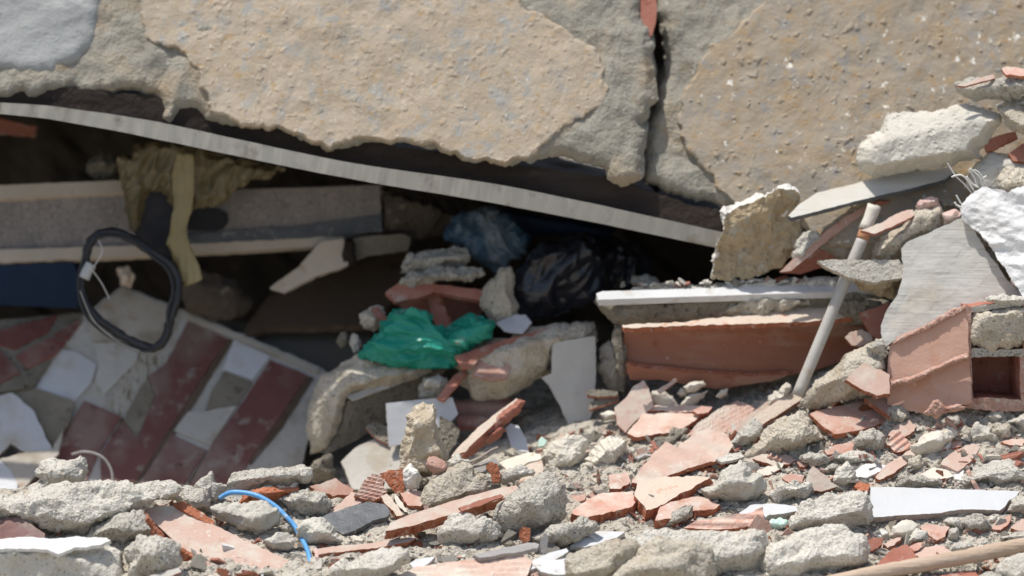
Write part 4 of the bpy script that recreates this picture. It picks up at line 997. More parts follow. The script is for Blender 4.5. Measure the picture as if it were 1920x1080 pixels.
# ---- lumps left of the brick
RK('large_lump', 'concrete chunk', 'large beige lump with white specks between the pole foot and the hollow brick', 'beige_concrete', '1502,764 1508,738 1530,712 1560,690 1578,662 1612,650 1650,640 1668,652 1668,700 1660,735 1620,742 1570,752 1530,764', Y=.16, T=56, kt=1.0)
PL('clay_plate', 'brick fragment', 'tan-pink clay plate lying on the large beige lump, left of the brick', ['dusty_clay', 'clay_break'], '1586,712 1604,696 1618,680 1640,688 1668,702 1668,738 1644,742 1612,728', Y=.09, t=10, gx=.1, gy=.9)
PL('clay_shard', 'brick fragment', 'reddish triangular clay piece hanging in the dark between the beam and the grey board', ['red_clay', 'clay_break'], '1610,588 1640,576 1668,568 1660,600 1652,642 1636,628 1622,606', Y=.22, t=10, gy=.3)
PL('clay_shard', 'brick fragment', 'grey-pink oval clay chip in the dark just above the large beige lump', ['dusty_clay', 'clay_break'], '1584,632 1596,622 1616,618 1634,626 1636,638 1612,650 1596,646', Y=.23, t=10, gy=.5)
RK('small_stone', 'concrete chunk', 'small rough stone on top of the large beige lump, under the grey board', 'grey_concrete', '1620,650 1640,634 1664,640 1668,664 1650,672 1628,666', Y=.13, T=18, style='crumb')
for s, lb in (('1518,775 1570,762 1624,748 1650,768 1666,786 1640,798 1612,806 1566,814 1540,798', 'large flat pink clay tile lying in front of the large beige lump'),
              ('1620,747 1662,740 1670,760 1668,780 1648,766', 'small pink clay tile corner between the large flat tile and the brick')):
    PL('clay_tile', 'brick fragment', lb, ['clay_face' if 'large' in lb else 'dusty_clay', 'clay_break'], s, t=10, gy=1.6, jit=1.0, dy=-.02 if 'large' in lb else .01)
PL('clay_stick', 'brick fragment', 'long clay stick running up to the foot of the pole', ['dusted_clay_ledge', 'clay_break'], '1392,800 1420,776 1460,750 1490,732 1508,738 1500,750 1450,784 1408,808', Y=.165, t=12, gx=.2, gy=.9)
PL('clay_stick', 'brick fragment', 'straight pink clay stick parallel to the long one, left of the pole foot', ['dusty_clay', 'clay_break'], '1368,812 1400,782 1436,754 1448,748 1450,756 1412,790 1376,822', Y=.19, t=10, gx=.2, gy=.9)
RK('jagged_mortar', 'concrete chunk', 'jagged pale mortar crumb left of the pole foot', 'cream_shard', '1438,742 1452,734 1462,738 1474,718 1484,728 1476,748 1456,764 1440,760', Y=.20, T=16, style='crumb')
RK('stone', 'concrete chunk', 'squarish pale stone at the lower end of the pink clay stick', 'pale_concrete', '1364,832 1378,812 1396,788 1412,782 1430,798 1428,816 1404,838 1382,846', T=34)
RK('rough_stone', 'concrete chunk', 'large rough pinkish-beige stone below the pole foot', 'beige_concrete', '1396,860 1418,832 1440,800 1470,778 1500,764 1518,776 1530,800 1556,822 1530,834 1490,846 1450,860 1420,866', T=50, style='crumb', kt=.9)

# ---- tiles in the middle of the heap
def CT(label, poly, mats=('dusty_clay', 'clay_break'), **kw):
    kw.setdefault('t', 9); kw.setdefault('gy', 1.3); kw.setdefault('jit', 1.7)
    return PL('clay_tile', 'brick fragment', label, list(mats), poly, **kw)
CT('upright pointed pink clay tile under the left end of the beam', '1152,764 1176,742 1190,722 1206,714 1216,728 1226,764 1196,786 1172,812 1158,795', Y=.235, gy=.5)
CT('flat pink clay tile lying right of the pointed one', '1174,812 1192,792 1206,776 1260,774 1322,776 1284,800 1278,808 1240,812 1196,820', Y=.19, gy=1.6)
CT('thin pink tile edge behind the flat pink tile', '1202,768 1240,756 1290,760 1336,762 1330,772 1260,772', Y=.24, gy=1.5, t=6)
CT('purplish clay tile with fine ridges, in the shadow under the beam', '1284,818 1310,792 1344,768 1384,750 1416,764 1400,790 1376,808 1330,814', Y=.20, gy=1.3, rib=(55, 9, 2), gx=.1)
CT('wide pale pink clay tile with dusty grooves in the middle of the heap', '1184,904 1206,872 1230,844 1248,828 1270,838 1300,812 1330,802 1362,812 1376,834 1356,862 1320,866 1260,888 1210,908', Y=.065, gy=1.2, gx=.05, rib=(55, 46, 3), t=11)
CT('small pink clay block in front of the ribbed stone', '1142,890 1176,886 1182,902 1164,916 1144,916', gy=1.0, t=14)
RK('slate_lump', 'concrete chunk', 'dark grey lump between the flat pink tile and the wide pale tile', 'dim_concrete', '1204,838 1230,818 1262,806 1288,804 1284,820 1250,842 1222,852', Y=.175, T=26)
for s, lb in (('1216,748 1222,734 1240,730 1262,742 1272,758 1256,766 1234,764', 'rounded yellowish stone chip right of the pointed pink tile'),
              ('1272,766 1286,744 1306,736 1328,732 1318,748 1298,766 1284,770', 'pointed yellowish stone chip under the beam, second from the left'),
              ('1282,726 1294,716 1318,714 1324,722 1304,736 1290,736', 'yellowish stone chip touching the underside of the beam'),
              ('1268,738 1276,728 1288,730 1290,742 1276,746', 'tiny white chip between the yellowish stone chips'),
              ('1342,744 1352,730 1366,728 1364,740 1350,748', 'small pale chip in the shade under the right of the beam'),
              ('1124,776 1140,770 1160,774 1160,786 1136,788', 'small flat pale chip left of the pointed pink tile')):
    RK('stone_chip', 'stone chip', lb, 'cream_shard', s, Y=.255 if 'tiny' not in lb else .27, T=12, style='smooth')
PL('clay_shard', 'brick fragment', 'thin pink clay splinter standing up against the beam', ['dusty_clay', 'clay_break'], '1232,732 1250,720 1266,710 1270,714 1254,726 1238,738', Y=.235, t=5, gy=.5)
PL('clay_shard', 'brick fragment', 'short orange clay splinter at the right end of the thin tile edge', ['clay_face', 'clay_break'], '1298,770 1316,762 1334,764 1328,774 1308,776', Y=.215, t=7, gy=1.2)
PL('clay_stick', 'brick fragment', 'tan clay stick leaning behind the ribbed stone', ['dusted_clay_ledge', 'clay_break'], '1172,828 1186,824 1204,850 1216,868 1206,882 1192,864', Y=.16, t=10, gy=.6)
for s, lb in (('1100,732 1130,730 1158,734 1158,742 1130,744 1102,742', 'upper of two brown sticks beside the white board'), ('1104,756 1130,746 1160,742 1160,750 1130,760 1106,768', 'lower of two brown sticks beside the white board')):
    PL('clay_stick', 'brick fragment', lb, ['dim_concrete', 'red_clay'], s, Y=.27, t=10, gy=.7)
RK('ribbed_stone', 'concrete chunk', 'ribbed yellowish mortar block in front of the white board', 'cream_shard', '1098,862 1110,846 1138,822 1160,818 1178,824 1176,846 1156,878 1140,898 1108,894 1098,880', T=34, wig=lambda V, q: -.0022 * (np.sin((V[:, 0] * .62 + V[:, 2] * .45 ) * 1000 / 1.9) > .2), Y=.13)
RK('beige_stone', 'concrete chunk', 'cream-crusted stone between the two pale shards and the ribbed stone', 'cream_shard', '1014,856 1030,832 1060,816 1086,812 1100,832 1100,866 1090,884 1062,898 1036,892 1018,880', Y=.14, T=36, style='crumb')
PL('white_shard', 'tile fragment', 'white curved tile shard standing in the rubble below the red-patched chunk', ['white_tile', 'cream_shard'], '948,802 958,794 972,798 986,822 992,848 974,846 958,836', Y=.20, t=5, gy=.6, jit=.4)
PL('cream_shard', 'tile fragment', 'curved cream shard lying in front of the white curved shard', ['cream_shard', 'cream_shard'], '936,868 952,860 990,848 1014,852 1016,860 990,868 968,880 950,880', Y=.12, t=5, gy=1.4, jit=1)
PL('green_white_shard', 'tile fragment', 'tiny greenish white glazed chip right of the white curved shard', 'green_glaze', '1008,828 1016,818 1026,826 1020,836 1010,838', Y=.19, t=5)
PL('tan_board', 'tile fragment', 'tan flat piece shaded by the curved cream shard', ['dusted_clay_ledge', 'clay_break'], '934,896 950,874 980,862 1012,858 1020,880 1012,898 970,906', Y=.10, t=9, gy=1.3)
RK('clay_stick', 'brick fragment', 'long rounded red clay stick slanting up to the right, right of the pillar stone', 'red_clay', '858,856 872,836 904,804 940,772 972,746 984,752 972,776 940,804 912,832 884,856 868,864', Y=.20, T=16, style='clay')
PL('clay_stick', 'brick fragment', 'dusty pink upper side piece of the long red clay stick', ['dusted_clay_ledge', 'clay_break'], '846,856 864,834 900,798 950,760 968,746 972,750 940,782 906,812 872,846', Y=.175, t=6, gy=1)
RK('clay_lump', 'brick fragment', 'short red clay lump under the long red clay stick', 'red_clay', '908,822 920,808 940,796 948,806 934,822 916,832', Y=.19, T=14)
# ---------------------------------------------------------------- front of the heap, left to right
RK('render_slab', 'concrete chunk', 'broad rough render slab with sandy top along the ridge at far left', 'pale_concrete', '-300,950 -60,930 30,918 100,906 160,896 240,906 330,906 352,916 330,932 282,948 240,968 200,990 170,1004 110,1006 60,996 0,985 -300,1000', T=62, kt=.75, style='crumb', amp=1.1)
RK('top_stone', 'concrete chunk', 'angular beige stone on top of the render slab at far left', 'pale_concrete', '72,886 82,870 108,866 128,862 150,852 164,858 170,872 164,892 160,906 132,922 84,928 40,924 52,912 80,902', Y=.03, T=40)
PL('maroon_fragment', 'tile fragment', 'dull maroon tile fragment at the left edge under the render slab', ['maroon_tile', 'clay_break'], '-60,985 0,975 35,968 58,982 84,1000 84,1010 40,1012 0,1018 -60,1022', t=12, gy=.7)
t = empty('painted_slab', P(80, 1090, -.33)); tag(t, 'slab with thick white paint on top in the bottom left corner', 'concrete chunk')
RK('slab_body', None, None, 'pale_concrete', '-200,1024 30,1018 120,1016 200,1018 232,1034 236,1070 226,1130 -200,1140', Y=-.29, T=40, kt=1.1, parent=t, smooth=True)
PL('white_paint', None, None, ['white_paint', 'white_paint'], '-200,1018 0,1010 30,1006 100,1008 200,1009 208,1014 190,1022 140,1026 110,1038 90,1030 0,1028 -200,1034', Y=-.33, t=7, gy=1.6, jit=1.5, parent=t, warp=6, amp=1.8)
RK('grey_stone', 'concrete chunk', 'rough grey stone between the render slab and the red-edged clay board', 'grey_concrete', '150,1010 172,990 204,972 240,962 270,956 284,976 306,998 280,1010 232,1022 180,1024', T=40, style='crumb')
RK('pitted_stone', 'concrete chunk', 'pitted dark grey stone right of the white painted slab', 'grey_concrete', '228,1050 238,1024 260,1008 312,1010 334,1028 336,1050 326,1072 290,1078 262,1088 240,1080', T=44, style='crumb', amp=1.2)
PL('broken_piece', 'tile fragment', 'thin broken tile chip under the pitted grey stone', ['dirty_white', 'red_clay'], '270,1082 300,1074 336,1064 340,1072 300,1088 280,1092', Y=-.35, t=6)
t = empty('clay_board', P(430, 1090, -.33)); tag(t, 'long dusty clay board with orange broken edge sloping down right at lower left', 'brick fragment')
PL('face', None, None, ['dusty_clay', 'clay_break'], '268,956 300,948 330,946 392,978 470,1018 552,1058 560,1100 430,1100 380,1060 320,1012 290,990', Y=-.22, t=20, gx=-.1, gy=1.0, jit=2.2, parent=t, amp=1.4)
RK('lower_edge', None, None, 'clay_break', '266,957 276,962 300,996 340,1026 400,1064 446,1092 446,1112 400,1090 330,1046 286,1006', Y=-.245, T=12, style='break', parent=t, kt=2)
PL('upper_rib', None, None, ['clay_break', 'clay_break'], '324,944 345,940 372,956 402,976 400,986 372,974 340,956', Y=-.16, t=8, gy=.9, parent=t)
RK('stone', 'concrete chunk', 'grey stone over the top end of the sloping clay board', 'grey_concrete', '300,934 330,918 352,912 384,924 400,946 402,966 372,962 340,946', T=30)
RK('wedge_stone', 'concrete chunk', 'small upright wedge stone left of the blue cable tip', 'pale_concrete', '366,912 380,896 396,886 404,900 424,914 418,930 402,948 384,938', T=26)
RK('long_stone', 'concrete chunk', 'long rough stone lying above the blue cable on the ridge', 'pale_concrete', '424,908 436,892 470,880 520,874 568,871 586,884 592,896 570,904 520,908 480,918 440,918', T=34, style='crumb', Y=-.02)
RK('clay_piece', 'brick fragment', 'orange-brown clay piece under the long rough stone', 'clay_break', '454,928 480,916 520,912 560,914 562,926 530,934 486,946 444,948', T=16, style='break', Y=-.045)
RK('flat_block', 'concrete chunk', 'flat pale concrete block with pits inside the bend of the blue cable', 'smooth_mortar', '394,952 420,946 480,944 524,950 532,964 524,990 504,1000 480,1004 440,990 406,974', T=34, kb=2, kt=1.2)
tag(tube_px('blue_cable', [(412, 934, -.085), (436, 923, -.095), (478, 928, -.11), (512, 946, -.125), (536, 968, -.14), (552, 986, -.15), (562, 1004, -.165), (570, 1018, -.19), (578, 1036, -.22), (582, 1056, -.25)], 4.6, 'cable_blue', sides=10), 'bright blue cable arching over the stones at lower left', 'cable')
RK('stone', 'concrete chunk', 'round-cornered grey stone right of the blue cable, left of the slate', 'grey_concrete', '526,938 548,922 580,916 606,922 622,946 610,968 570,970 548,962', T=38)
RK('stone', 'concrete chunk', 'smooth-faced grey stone below the left end of the slate', 'smooth_mortar', '552,990 570,976 606,972 626,990 642,1014 624,1026 586,1026 566,1012', T=38)
RK('small_stone', 'concrete chunk', 'small brown-grey stone touching the blue cable on its left', 'grey_concrete', '528,990 538,980 554,984 556,1000 540,1006', T=16)
RK('small_stone', 'concrete chunk', 'low rubble lump under the lower bend of the blue cable', 'pale_concrete', '492,1012 510,1002 540,1000 560,1012 552,1030 520,1036 500,1028', T=24)
PL('thin_clay_plate', 'brick fragment', 'thin long red clay plate at the bottom, right of the cable end', ['dusty_clay', 'clay_break'], '586,1030 640,1022 700,1018 760,1008 782,1008 770,1016 700,1028 640,1034 592,1040', t=9, gy=1.8)
PL('slate_piece', 'slate', 'dark grey flat slate piece among the stones at lower left', ['slate_black', 'slate_black'], '594,972 620,962 660,948 692,940 722,946 732,960 728,968 700,976 666,994 642,1002 620,990', t=8, gy=1.4, gx=-.1, jit=1.2, amp=1.5)
PL('pink_plate', 'brick fragment', 'pale pink clay plate sticking out above the dark slate', ['dusty_clay', 'clay_break'], '614,962 640,942 660,922 672,926 672,938 690,936 660,950 630,964', t=7, gy=1.3, dy=.01)
def CP(label, poly, mats=('clay_face', 'clay_break'), name='clay_fragment', **kw):
    kw.setdefault('t', 11); kw.setdefault('gy', 1.2); kw.setdefault('jit', 1.9)
    return PL(name, 'brick fragment', label, list(mats), poly, **kw)
CP('pink clay piece on the ridge, leftmost of the row above the slate', '582,912 606,904 628,897 640,906 662,914 660,926 624,930 600,922', dy=.02)
CP('orange clay piece right of the leftmost pink piece on the ridge', '648,910 660,900 676,898 692,912 686,924 664,924', dy=.01)
CP('clay piece with strong ridges, pointing up on the ridge left of the red brick corner', '664,928 678,910 690,894 700,888 722,896 718,906 726,920 712,932 700,938', rib=(75, 8.5, 4), gy=.8, Y=-.02)
CP('upright red brick corner on the ridge beside the white-grey stone', '712,888 728,882 756,880 760,900 758,926 744,926 730,912', gy=.2, Y=-.005, mats=('clay_break', 'clay_break'))
RK('white_stone', 'concrete chunk', 'small white-grey upright stone at the foot of the pillar stone', 'white_flake', '758,884 770,868 782,880 790,896 784,914 768,920 758,916', Y=-.01, T=18, style='crumb')
RK('brown_stone', 'concrete chunk', 'little brown stone right of the white-grey upright stone', 'dim_concrete', '778,906 790,893 804,900 800,914 784,920', Y=.0, T=14)
CP('pink clay block on the ridge below the white-grey stone', '750,924 770,920 788,920 794,936 790,950 764,946', t=12)
CP('thin brown clay stick lying down right of the ridged clay piece', '714,930 724,925 740,942 756,964 744,968 728,952', mats=('dusted_clay_ledge', 'clay_break'))
CP('second thin tan stick just right of the brown clay stick', '738,928 744,930 760,952 766,962 758,962 746,946', mats=('cream_shard', 'dim_concrete'), t=6)
RK('pillar_stone', 'concrete chunk', 'tall tan pillar stone standing upright on the ridge', 'sand_pillar', '750,884 752,850 756,826 762,800 764,782 778,766 792,754 812,754 824,764 828,800 836,860 832,880 812,892 780,896 762,896', Y=.035, T=40, kt=3, ks=2.4, kb=4, facets=1, style='conc', amp=1.2)
RK('clay_nugget', 'brick fragment', 'round orange clay nugget leaning on the foot of the pillar stone', 'clay_face', '798,872 804,858 820,855 834,866 842,878 830,890 812,892', Y=-.02, T=16, style='break')
RK('big_stone', 'concrete chunk', 'big stone with a bright crust and smooth tan front, right below the pillar stone', 'beige_concrete', '784,944 794,920 812,898 836,880 868,864 888,868 904,890 914,918 908,932 870,944 830,956 800,960', T=46, kt=1.2, kb=3)
RK('small_stone', 'concrete chunk', 'small pale stone just right of the clay nugget', 'pale_concrete', '838,866 852,852 864,850 880,866 862,880 846,884', Y=.0, T=18)
for k, s in enumerate([[(868, 872), (890, 862), (912, 850), (926, 842)], [(866, 878), (890, 868), (912, 856)], [(872, 882), (895, 874), (920, 868)], [(878, 868), (900, 860), (918, 846), (934, 838)], [(820, 890), (850, 878), (880, 868)]]):
    o = tube_px('dry_twig', [(x, y, .035 - .004 * k) for x, y in s], 2.4 if k != 4 else 1.2, 'dry_twig', sides=6, n=4, rough=.002)
    tag(o, ['topmost long dry twig in the small bundle right of the pillar stone', 'second dry twig in the bundle right of the pillar stone', 'lowest thick dry twig of the bundle over the grey hollow', 'dry twig ending highest at the right of the bundle', 'thin dry stalk lying across the small pale stone'][k], 'twig')
PL('grey_plank', 'wood', 'short dark weathered splinter under the dry twigs', 'grey_wood', '866,878 900,868 930,860 936,872 900,886 874,890', Y=.055, t=10, gy=.8)
CP('red clay bracket standing on the ridge right of the twigs', '912,874 920,866 932,868 938,888 936,904 924,906 920,890', mats=('clay_break', 'clay_break'), gy=.3, Y=.01)
t = empty('long_clay_beam', P(830, 1005, -.15)); tag(t, 'long narrow red clay beam piece lying below the big crusted stone', 'brick fragment')
PL('top_face', None, None, ['dusty_clay', 'clay_break'], '722,996 732,980 760,968 820,948 870,932 940,914 968,910 976,918 944,934 900,948 840,966 780,984', Y=-.135, t=20, gy=1.5, gx=.1, parent=t, jit=1)
PL('groove_strip', None, None, ['red_clay', 'clay_break'], '860,952 900,938 938,926 944,930 906,946 866,958', Y=-.155, t=4, gy=1.2, gx=.1, parent=t)
RK('round_stone', 'concrete chunk', 'rounded rough stone just under the long red clay beam', 'pale_concrete', '814,1004 824,984 848,968 872,962 904,966 932,980 946,1000 938,1018 900,1026 860,1028 830,1024', T=52, kt=1.2)
RK('boulder', 'concrete chunk', 'large rough grey boulder in the middle of the ridge, right of the long clay beam', 'grey_concrete', '928,972 938,946 950,922 972,902 992,892 1012,884 1038,894 1056,910 1068,940 1064,966 1040,984 1010,1006 970,1012 942,1000', T=66, kt=1.1, style='crumb', amp=1.1)
RK('rubble_lump', 'concrete chunk', 'low crumbly lump behind the left shoulder of the large grey boulder', 'pale_concrete', '930,900 945,884 968,870 990,874 1004,886 980,900 950,912', Y=.03, T=26, style='crumb')
CP('small upright red clay chip in front of the large grey boulder', '974,996 982,988 994,990 994,1014 984,1020 976,1010', mats=('clay_break', 'clay_break'), gy=.2)
RK('stone', 'concrete chunk', 'flat-topped grey stone at the foot of the large grey boulder, above the white shards', 'grey_concrete', '998,1008 1020,990 1050,980 1090,972 1116,978 1130,988 1110,1004 1080,1018 1040,1032 1010,1028', T=42, style='crumb')
RK('stone', 'concrete chunk', 'long beige stone in the bottom row under the thin red clay plate', 'pale_concrete', '618,1068 640,1052 690,1040 738,1024 764,1032 772,1048 752,1072 700,1092 640,1096 620,1088', T=44)
PL('ridged_clay_board', 'brick fragment', 'broad dusty clay board with fine grooves at the bottom edge of the middle', ['dusty_clay', 'clay_break'], '738,1082 780,1062 860,1050 980,1040 998,1052 990,1075 970,1110 740,1110', Y=-.315, t=14, gy=1.3, rib=(84, 17, 2.5))
PL('grey_wood_strip', 'wood', 'thin grey wooden strip lying on the grooved clay board', 'grey_wood', '886,1040 930,1030 1000,1016 1012,1020 1006,1028 960,1036 900,1046', Y=-.27, t=8, gy=1.4)
PL('grey_splinter', 'wood', 'small upright grey splinter behind the white shards', 'grey_wood', '1010,1040 1014,1010 1024,998 1028,1012 1022,1040', Y=-.25, t=6, gy=.2)
for s, lb in (('980,1064 1004,1048 1030,1036 1062,1028 1066,1034 1040,1050 1014,1062 990,1070', 'long white tile shard pointing up right at the bottom middle'),
              ('1004,1062 1030,1052 1064,1046 1074,1064 1070,1076 1040,1078 1014,1072', 'broad white tile shard at the very bottom below the long one'),
              ('1068,1024 1090,1008 1122,996 1172,997 1156,1008 1126,1018 1096,1026', 'wide white tile shard right of the flat-topped grey stone'),
              ('768,1056 780,1048 816,1044 804,1056 790,1064 774,1064', 'tiny white chip above the left end of the grooved clay board')):
    PL('white_shard', 'tile fragment', lb, ['white_tile', 'dirty_white'], s, t=9, gy=1.5, jit=.5)
def BS(label, poly, mat='pale_concrete', **kw): return RK('stone', 'concrete chunk', label, mat, poly, **kw)
BS('yellowish boulder with a smooth end at the bottom, right of the white shards', '1060,1052 1080,1034 1118,1022 1176,1010 1204,1030 1200,1058 1180,1090 1120,1110 1076,1100 1062,1076', 'beige_concrete', T=60)
BS('large tan boulder at the bottom edge, centre right', '1110,1100 1140,1066 1186,1036 1236,1010 1300,1008 1338,1030 1342,1066 1330,1110 1200,1120', 'beige_concrete', Y=-.33, T=66, kt=.9)
BS('wide pale boulder behind the tan one at the bottom, with a rough grey front', '1176,1010 1220,996 1290,996 1370,992 1432,994 1442,1016 1430,1050 1404,1090 1340,1096 1240,1080', 'pale_concrete', Y=-.27, T=62, kt=.9, style='crumb')
BS('large crumbly white-grey boulder at the bottom, left of the round stick', '1408,1086 1420,1046 1440,1018 1480,1000 1520,984 1580,986 1622,1008 1638,1046 1612,1076 1560,1090 1500,1104 1420,1110', 'pale_concrete', Y=-.27, T=70, style='crumb', kt=.9)
BS('rough pale boulder touching the left end of the white marble strip', '1464,1002 1480,970 1508,936 1560,920 1626,922 1636,950 1630,984 1590,992 1530,988', 'pale_concrete', T=56, style='crumb', kt=1.0)
CP('thick orange-edged pink clay piece right of the large grey boulder', '1072,962 1090,944 1120,926 1150,922 1186,922 1194,940 1186,950 1140,962 1100,970', t=34, gy=1.7)
CP('chunky clay piece with a smooth tan hollow, centre right of the ridge', '1188,928 1198,902 1240,894 1300,892 1330,896 1300,914 1262,934 1236,950 1212,956', mats=('dusted_clay_ledge', 'clay_break'), t=40, gy=1.7)
CP('pink clay piece with a grey mortar lump, below the chunky hollow one', '1228,976 1238,950 1270,938 1306,930 1330,938 1350,946 1340,954 1300,958 1260,972', t=26, gy=1.6)
RK('small_stone', 'concrete chunk', 'grey mortar lump stuck on the pink clay piece below the hollow one', 'grey_concrete', '1244,988 1256,964 1280,944 1304,946 1300,964 1276,980', T=16, style='crumb')
CP('two-layered long red clay piece left of the white shard with turquoise bits', '1282,988 1310,974 1350,968 1400,962 1430,950 1434,984 1400,986 1340,992', mats=('clay_face', 'clay_break'), t=16, gy=.9, rib=(88, 20, 4))
PL('white_shard', 'tile fragment', 'white tile shard between the lobed grey lump and the marble strip', ['white_tile', 'dirty_white'], '1386,962 1408,946 1446,944 1500,950 1500,958 1440,966 1430,976 1400,970', t=14, gy=1.5, jit=.8)
RK('turquoise_bits', 'tile fragment', 'pale turquoise glass crumbs below the white tile shard', 'green_glaze', '1434,980 1450,972 1476,974 1482,986 1460,994 1438,992', T=12, style='crumb')
RK('lobed_lump', 'concrete chunk', 'smooth grey lump with a pointed top and a lobe, right of the hollow clay piece', 'smooth_mortar', '1306,922 1312,910 1338,906 1350,888 1366,868 1390,857 1402,866 1410,888 1430,888 1438,906 1434,928 1410,944 1370,948 1330,940', T=44, kt=1.0)
RK('jagged_clay', 'brick fragment', 'jagged dark red broken clay rim behind the lobed grey lump', 'clay_break', '1206,908 1240,892 1270,884 1290,872 1304,862 1312,874 1350,868 1392,856 1396,864 1370,874 1344,888 1312,898 1270,896 1236,904', Y=.075, T=14, style='break', amp=1.5)
PL('flat_chip', 'concrete chunk', 'flat light chip on the jagged clay rim', ['pale_concrete', 'pale_concrete'], '1342,860 1362,852 1386,848 1396,856 1376,862 1352,866', Y=.06, t=6, gy=1.4)
for s, m, lb, kw in (
    ('1408,860 1430,850 1468,849 1494,862 1480,870 1450,872', ('dusty_clay', 'clay_break'), 'pale pinkish flat shard right of the lobed grey lump', dict(t=7)),
    ('1410,888 1440,874 1470,868 1466,878 1440,892 1420,896', ('cream_shard', 'clay_break'), 'thin beige shard with a brown edge under the pinkish flat shard', dict(t=7)),
    ('1466,896 1480,888 1508,892 1504,904 1482,906', ('clay_face', 'clay_break'), 'small orange clay plate between the beige shard and the leaning brick bit', dict(t=7)),
    ('1510,906 1516,884 1524,874 1548,892 1566,912 1540,922 1516,920', ('dusty_clay', 'clay_break'), 'leaning brick bit with a white edge above the rough pale boulder', dict(t=12, gy=.5)),
    ('1544,844 1570,832 1600,830 1624,834 1614,846 1580,852 1552,852', ('clay_face', 'clay_break'), 'flat red clay chip below the large flat pink tile', dict(t=8)),
    ('1494,866 1512,858 1546,854 1560,858 1530,868 1500,876', ('clay_face', 'clay_break'), 'long thin pink clay chip left of the flat red one', dict(t=7)),
    ('1642,894 1660,874 1690,854 1724,834 1728,842 1704,866 1676,888 1650,900', ('dusty_clay', 'clay_break'), 'long red-edged clay piece slanting above the white marble strip', dict(t=12, gy=1.1)),
    ('1664,832 1676,812 1688,810 1700,824 1712,838 1694,846 1676,846', ('clay_face', 'clay_break'), 'orange clay piece with two ridges below the pink clay chip', dict(t=12, gy=.7, rib=(-50, 12, 3))),
    ('1664,816 1684,794 1704,788 1718,798 1714,808 1696,820 1680,822', ('dusty_clay', 'clay_break'), 'smooth pink clay chip in front of the brick foot', dict(t=9)),
    ('1748,846 1766,832 1790,825 1804,828 1800,836 1776,842', ('clay_face', 'clay_break'), 'leaf-shaped orange clay chip right of the white-topped rock', dict(t=7)),
    ('1764,870 1780,852 1812,836 1842,824 1838,840 1822,864 1796,884', ('dusty_clay', 'pink_plaster'), 'pale pinkish plate above the right half of the marble strip', dict(t=8)),
    ('1724,892 1748,876 1780,868 1826,872 1810,886 1780,896 1744,902', ('cream_shard', 'clay_break'), 'beige cracked plate lying directly over the marble strip', dict(t=8)),
    ('1600,884 1616,872 1640,868 1664,872 1650,884 1626,894 1604,894', ('white_paint', 'white_flake'), 'white plaster chip left of the long red-edged clay piece', dict(t=9)),
    ('1600,912 1612,904 1630,908 1628,920 1610,920', ('clay_break', 'clay_break'), 'tiny orange clay crumb at the upper left corner of the marble strip', dict(t=9)),
    ('1860,992 1872,974 1896,964 1892,980 1876,994', ('clay_face', 'clay_break'), 'small orange clay chip below the broken tip of the marble strip', dict(t=8)),
    ('1896,990 1914,974 1980,968 1980,996 1920,998', ('dusty_clay', 'clay_break'), 'pink clay chip at the right edge below the marble strip', dict(t=9)),
    ('1724,988 1736,982 1762,986 1780,988 1772,1006 1756,1014 1742,1004', ('clay_face', 'clay_break'), 'red and white clay lump under the middle of the marble strip', dict(t=12)),
    ('1638,1066 1656,1046 1676,1028 1702,1020 1714,1036 1720,1048 1680,1058', ('red_clay', 'clay_break'), 'triangular red clay tile just above the round stick', dict(t=9)),
    ('1714,1040 1736,1026 1764,1022 1784,1034 1760,1042 1726,1046', ('dusty_clay', 'cream_shard'), 'pale pinkish chip right of the triangular red tile', dict(t=8)),
    ('1618,1018 1640,1008 1656,1010 1652,1022 1632,1034', ('red_clay', 'clay_break'), 'dark red clay chip right of the crumbly white-grey boulder', dict(t=14, gy=.6)),
    ('1656,1020 1672,1010 1690,1006 1688,1014 1664,1028', ('dusty_clay', 'clay_break'), 'short pink clay stick above the triangular red tile', dict(t=10)),
    ('1706,1024 1722,1016 1738,1014 1734,1022 1714,1034', ('clay_face', 'clay_break'), 'small orange clay stick left of the pale pinkish chip', dict(t=9)),
    ('1876,828 1900,822 1980,826 1980,834 1900,836', ('clay_face', 'clay_break'), 'flat clay chip at the right edge halfway down from the brick', dict(t=7)),
    ('1800,1034 1830,1024 1880,1020 1870,1032 1826,1042', ('dusty_clay', 'cream_shard'), 'long pale pink chip right behind the round stick', dict(t=8))):
    CP(lb, s, mats=m, **kw)
RK('grey_block_small', 'concrete chunk', 'small upright grey block right of the leaning brick bit', 'smooth_mortar', '1564,904 1570,880 1588,864 1600,876 1606,902 1590,912', T=18)
RK('white_topped_rock', 'concrete chunk', 'rock with a white top and tan side in front of the brick', 'cream_shard', '1704,834 1726,818 1750,806 1776,794 1792,804 1800,818 1776,840 1750,858 1724,856 1708,846', T=40, kt=1.2, gx=.1)
